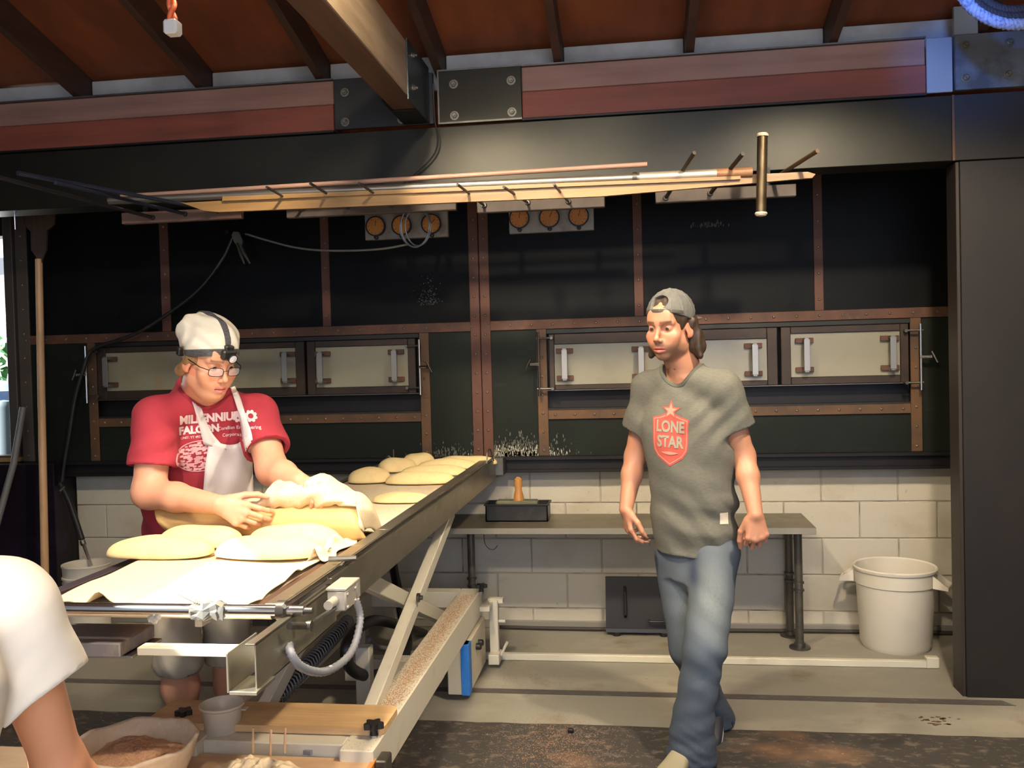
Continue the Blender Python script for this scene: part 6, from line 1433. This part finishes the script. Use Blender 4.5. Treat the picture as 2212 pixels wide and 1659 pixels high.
if h0 is not None:   # plain speckled oval print stands in for the picture on the shirt
    rr = random.Random(3); polys = []
    for i in range(150):
        a = rr.uniform(0, 2*PI); q = math.sqrt(rr.random()); x = .082*q*math.cos(a); z = .052*q*math.sin(a); w = rr.uniform(.004, .011); hh = rr.uniform(.002, .005)
        polys.append([(x-w, z-hh), (x+w, z-hh*.6), (x+w*.8, z+hh), (x-w*.9, z+hh*.8)])
    for k, P in enumerate(polys): pass
    E1 = [(.088*math.cos(2*PI*i/30), .058*math.sin(2*PI*i/30)) for i in range(30)]; E2 = [(x*.94, y*.94) for x, y in E1]
    bm = bmesh.new(); mm = flat(polys+ring(E1, E2), h0-pd*.12-Vector(PZ)*.018, PX, PZ); bm.free(); o = project('oval_print', mm, bv, pd, .0022, mat('pink_ink', (228, 172, 176), .9), lgp); o['kind'] = 'stuff'
# apron: bib and straps laid over the shirt
def lay(P, nm, m, parent, lift, thick, wob=0., bvx=None, sm_=3):
    """grid of image-measured points dropped onto the shirt"""
    G_ = []; last = None
    for r_ in P:
        row = []
        for (px, py) in r_:
            d = (at(px, py, Y=2.9)-EYE).normalized(); hit = (bvx or bv).ray_cast(EYE, d, 8)
            q = hit[0]-d*lift if hit[0] is not None else (EYE+d*3.02 if last is None else EYE+d*((last-EYE).dot(fwd)/d.dot(fwd)))
            if wob: q = q-d*wob*(.5+.5*math.sin(px*.11+py*.045))
            row.append(q); last = q
        G_.append(row)
    for _ in range(sm_):
        N_ = [r_[:] for r_ in G_]
        for i in range(len(G_)):
            for k in range(len(G_[0])):
                nb = [G_[a][b] for a, b in ((i-1, k), (i+1, k), (i, k-1), (i, k+1)) if 0 <= a < len(G_) and 0 <= b < len(G_[0])]
                q = sum(nb, Vector())/len(nb); d = (G_[i][k]-EYE).normalized(); 
                N_[i][k] = EYE+d*((G_[i][k]-EYE).length*.5+(q-EYE).length*.5)
        G_ = N_
    o = MB().grid(G_).put(nm, m, parent, True, edge=False); sm = o.modifiers.new('t', 'SOLIDIFY'); sm.thickness = thick; sm.offset = 0; return o
M_apr = mat('white_apron_cotton', (228, 222, 220), .9, 0, [(5, 3, .5, .8, (206, 196, 182), .4)], ((600, 600, 600), .2, .001))
ap_ = print_group('apron', bak)
def span(y, a, b, n=14): return [(a+(b-a)*i/n, y(i/n) if callable(y) else y) for i in range(n+1)]
rowsA = []
L_ = [(0, 452, 540), (.15, 448, 545), (.3, 443, 546), (.5, 440, 546), (.75, 436, 548), (1, 432, 550)]
for i in range(19):
    t = i/18; xa_ = np.interp(t, [q[0] for q in L_], [q[1] for q in L_]); xb_ = np.interp(t, [q[0] for q in L_], [q[2] for q in L_])
    top = lambda s: 945+16*math.sin(PI*s)-60*max(0, s-.75)**1.*(1)-10*max(0, .2-s)*5*0
    rowsA.append([(xa_+(xb_-xa_)*k/14, top(k/14)*(1-t)+1150*t) for k in range(15)])
lay(rowsA, 'bib', M_apr, ap_, .007, .003, .012)
def strap(Lp, Rp, nm):
    R_2 = []; n = 16
    Lc = curve([(x, y, 0) for x, y in Lp], 6); Rc = curve([(x, y, 0) for x, y in Rp], 6)
    lay([[(a.x+(b.x-a.x)*k/3, a.y+(b.y-a.y)*k/3) for k in range(4)] for a, b in zip(Lc, Rc)], nm, M_apr, ap_, .010, .0025, sm_=1)
strap([(405, 828), (408, 845), (416, 870), (430, 920), (440, 960)], [(417, 826), (426, 855), (438, 890), (458, 935), (490, 972)], 'neck_strap')
strap([(498, 838), (508, 868), (518, 905), (524, 945), (530, 975)], [(508, 835), (521, 865), (533, 905), (543, 935), (549, 975)], 'neck_strap')
# shorts
K = Field(); kf = folds(.004, [((1, .3, .2), 30, .4, (0, 0, 1), 9, 1.2, None), ((.3, .5, 1), 20, 0, (1, 0, 0), 7, 1.4, None)])
def kc(a, b, ra, rb, k):
    K.cap(a, b, ra, rb, k); f, l_, h_, kk, op = K.p.pop(); K.p.append((lambda x, y, z: f(x, y, z)+kf(x, y, z), l_, h_, kk, op))
K.ell(bH-V3((0, 0, .05)), (.17, .16, .14), .03); kc(hR, kR+V3((0, 0, .03)), .105, .094, .04); kc(hL, kL+V3((0, 0, .03)), .105, .094, .02)
for k_ in (kR, kL): K.cap(k_-V3((0, 0, .08)), k_+V3((0, 0, .03)), .072, .072, .004, -1)
lo, hi = around([bH, hR, hL, kR, kL], .17); plane_cut(K, V3((kR+kL)/2)+V3((0, 0, .0)), (0, 0, -1), lo, hi)
cloth_obj(K, lo, hi, .0065, 'shorts', mat('cream_shorts', (188, 178, 158), .9, 0, [(6, 3, .45, .75, (166, 154, 134), .6)], ((500, 500, 500), .25, .001)), bak)
for a_ in (fR, fL): shoe((a_[0], a_[1], 0), (.5, -.85), 0, M_dk_shoe, M_sole, bak)
# ------------------------------------------------------------ THE HELPER IN WHITE, LEFT FOREGROUND
Yf = 1.15; wS = V3(at(14, 1318, Y=1.16)); wE = V3(at(128, 1650, Y=1.25)); wN = V3(at(-230, 1215, Y=1.08)); wS2 = V3(at(-500, 1330, Y=.98))
wH = V3((wN[0]+.01, wN[1]-.20, .88)); wW = unit(wN-wH); wFc = unit((-.15, .95, 0)); wR = unit(np.cross(wFc, wW)); wFc = unit(np.cross(wW, wR)); wt = (wH, wR, wFc, wW); wL_ = float(np.linalg.norm(wN-wH))
wp = thing('person', 'helper in a bright white t-shirt, seen from behind at the left edge, arm hanging down', 'person', (wH[0], wH[1], 0))
wHD = wN+V3((-.17, .12, .15)); wf = hframe((-.3, .75, -.55), (-.5, .4, 1), wHD)
wWr = wE+V3((.0, .16, -.17)); wE2 = wS2+V3((-.08, .02, -.28)); wWr2 = wE2+V3((.06, .24, -.06))
F = Field(); F.loft([(-.08, 0, 0, .13, .10), (.0, 0, 0, .14, .10), (.2, 0, 0, .14, .10), (wL_-.12, 0, 0, .15, .09), (wL_-.03, 0, 0, .07, .06)], .03, 1, wt)
for s_, e_, w_ in ((wS, wE, wWr), (wS2, wE2, wWr2)):
    F.cap(s_+(wN-s_)*.35, s_, .04, .052, .03); F.cap(s_, e_, .048, .034, .03); F.cap(e_, w_, .036, .025, .02)
for s_ in (-1, 1):
    h_ = wH+wR*s_*.09-V3((0, 0, .05)); k_ = V3((h_[0], h_[1]+.02, .48)); a_ = V3((h_[0], h_[1]-.03, .09)); F.cap(h_, k_, .07, .05, .03); F.cap(k_, a_, .05, .035, .03)
neck(F, wf, wN, .05, .06); head(F, wf, 0)
hand(F, wWr, (0, .7, -.7), (-.9, 0, -.2), -1, (.4, .5, .6, .7), .07); hand(F, wWr2, (.2, .9, -.2), (.3, 0, -1), 1, (.4, .5, .6, .7), .07)
lo, hi = around([wHD, wS, wE, wWr, wS2, wE2, wWr2, wWr+V3((0, .13, -.13)), wWr2+V3((0, .19, 0)), (wH[0]-.1, wH[1]-.1, .03), wH], .13)
me, V = body_mesh(F, [(*around([wS, wE, wWr], .075), .004), (wWr-.14, wWr+.14, .003), (wHD-V3((.14, .15, .17)), wHD+V3((.14, .15, .15)), .004)], (lo, hi), .009, 'body'); paint(me, skin_colors(V, wf, (214, 152, 114), stub=0)); link('body', me, M_skin, wp, True); eyes(wp, wf, True)
h = Field(); s = Sub(h, wf); s.ell((0, -.018, .034), (.083, .104, .088), .01); s.ell((0, -.075, -.045), (.064, .036, .055), .02); hairy(h, wf, .0018); s.ell((0, .080, -.03), (.078, .085, .10), .006, -1)
cloth_obj(h, wHD-.16, wHD+.16, .004, 'hair', M_hair, wp)
G = Field(); ff = folds(.0048, [((1, 0, .4), 22, .3, (0, 0, 1), 8, 1.1, None), ((1, 0, -.5), 40, 2., (0, 0, 1), 9, 1.3, (wS-V3((0, 0, .16)), .14))])
st_ = [(-.12, 0, 0, .17, .135), (.0, 0, 0, .165, .13), (.25, 0, 0, .17, .13), (wL_-.15, 0, 0, .178, .115), (wL_-.08, 0, 0, .15, .095), (wL_-.03, 0, 0, .095, .08), (wL_+.02, 0, 0, .07, .07)]
tshirt(G, st_, wt, [(wS, wE, .56, (.55, .1, -.83)), (wS2, wE2, .7)], None, wN+wFc*.02+wW*.045, (.072, .072, .085, np.stack([wR, wFc, wW], 1)), None, ff, sleeve_r=(.068, .084))
G.loft([(-.16, 0, 0, .15, .11), (-.1, 0, 0, .15, .11), (-.06, 0, 0, .14, .10)], .003, -1, wt)
lo, hi = around([wH-wW*.12, wN, wS, wE, wS2, wE2], .17); plane_cut(G, wH-wW*.10, -wW, lo, hi)
cloth_obj(G, lo, hi, .0055, 't_shirt', mat('white_jersey', (240, 234, 222), .9, 0, (), ((600, 600, 600), .2, .0008)), wp)
K = Field(); K.ell(wH-V3((0, 0, .02)), (.155, .12, .12), .03)
for s_ in (-1, 1):
    h_ = wH+wR*s_*.09-V3((0, 0, .05)); k_ = V3((h_[0], h_[1]+.02, .48)); a_ = V3((h_[0], h_[1]-.03, .06)); K.cap(h_, k_, .088, .068, .03); K.cap(k_, a_, .068, .062, .03); shoe((h_[0], h_[1]-.03, 0), (-.1, 1), 0, M_dk_shoe, M_sole, wp)
lo, hi = around([wH, (wH[0], wH[1], .1)], .28); plane_cut(K, (0, 0, .03), (0, 0, -1), lo, hi); cloth_obj(K, lo, hi, .009, 'trousers', mat('dark_trousers', (44, 44, 50), .9), wp)
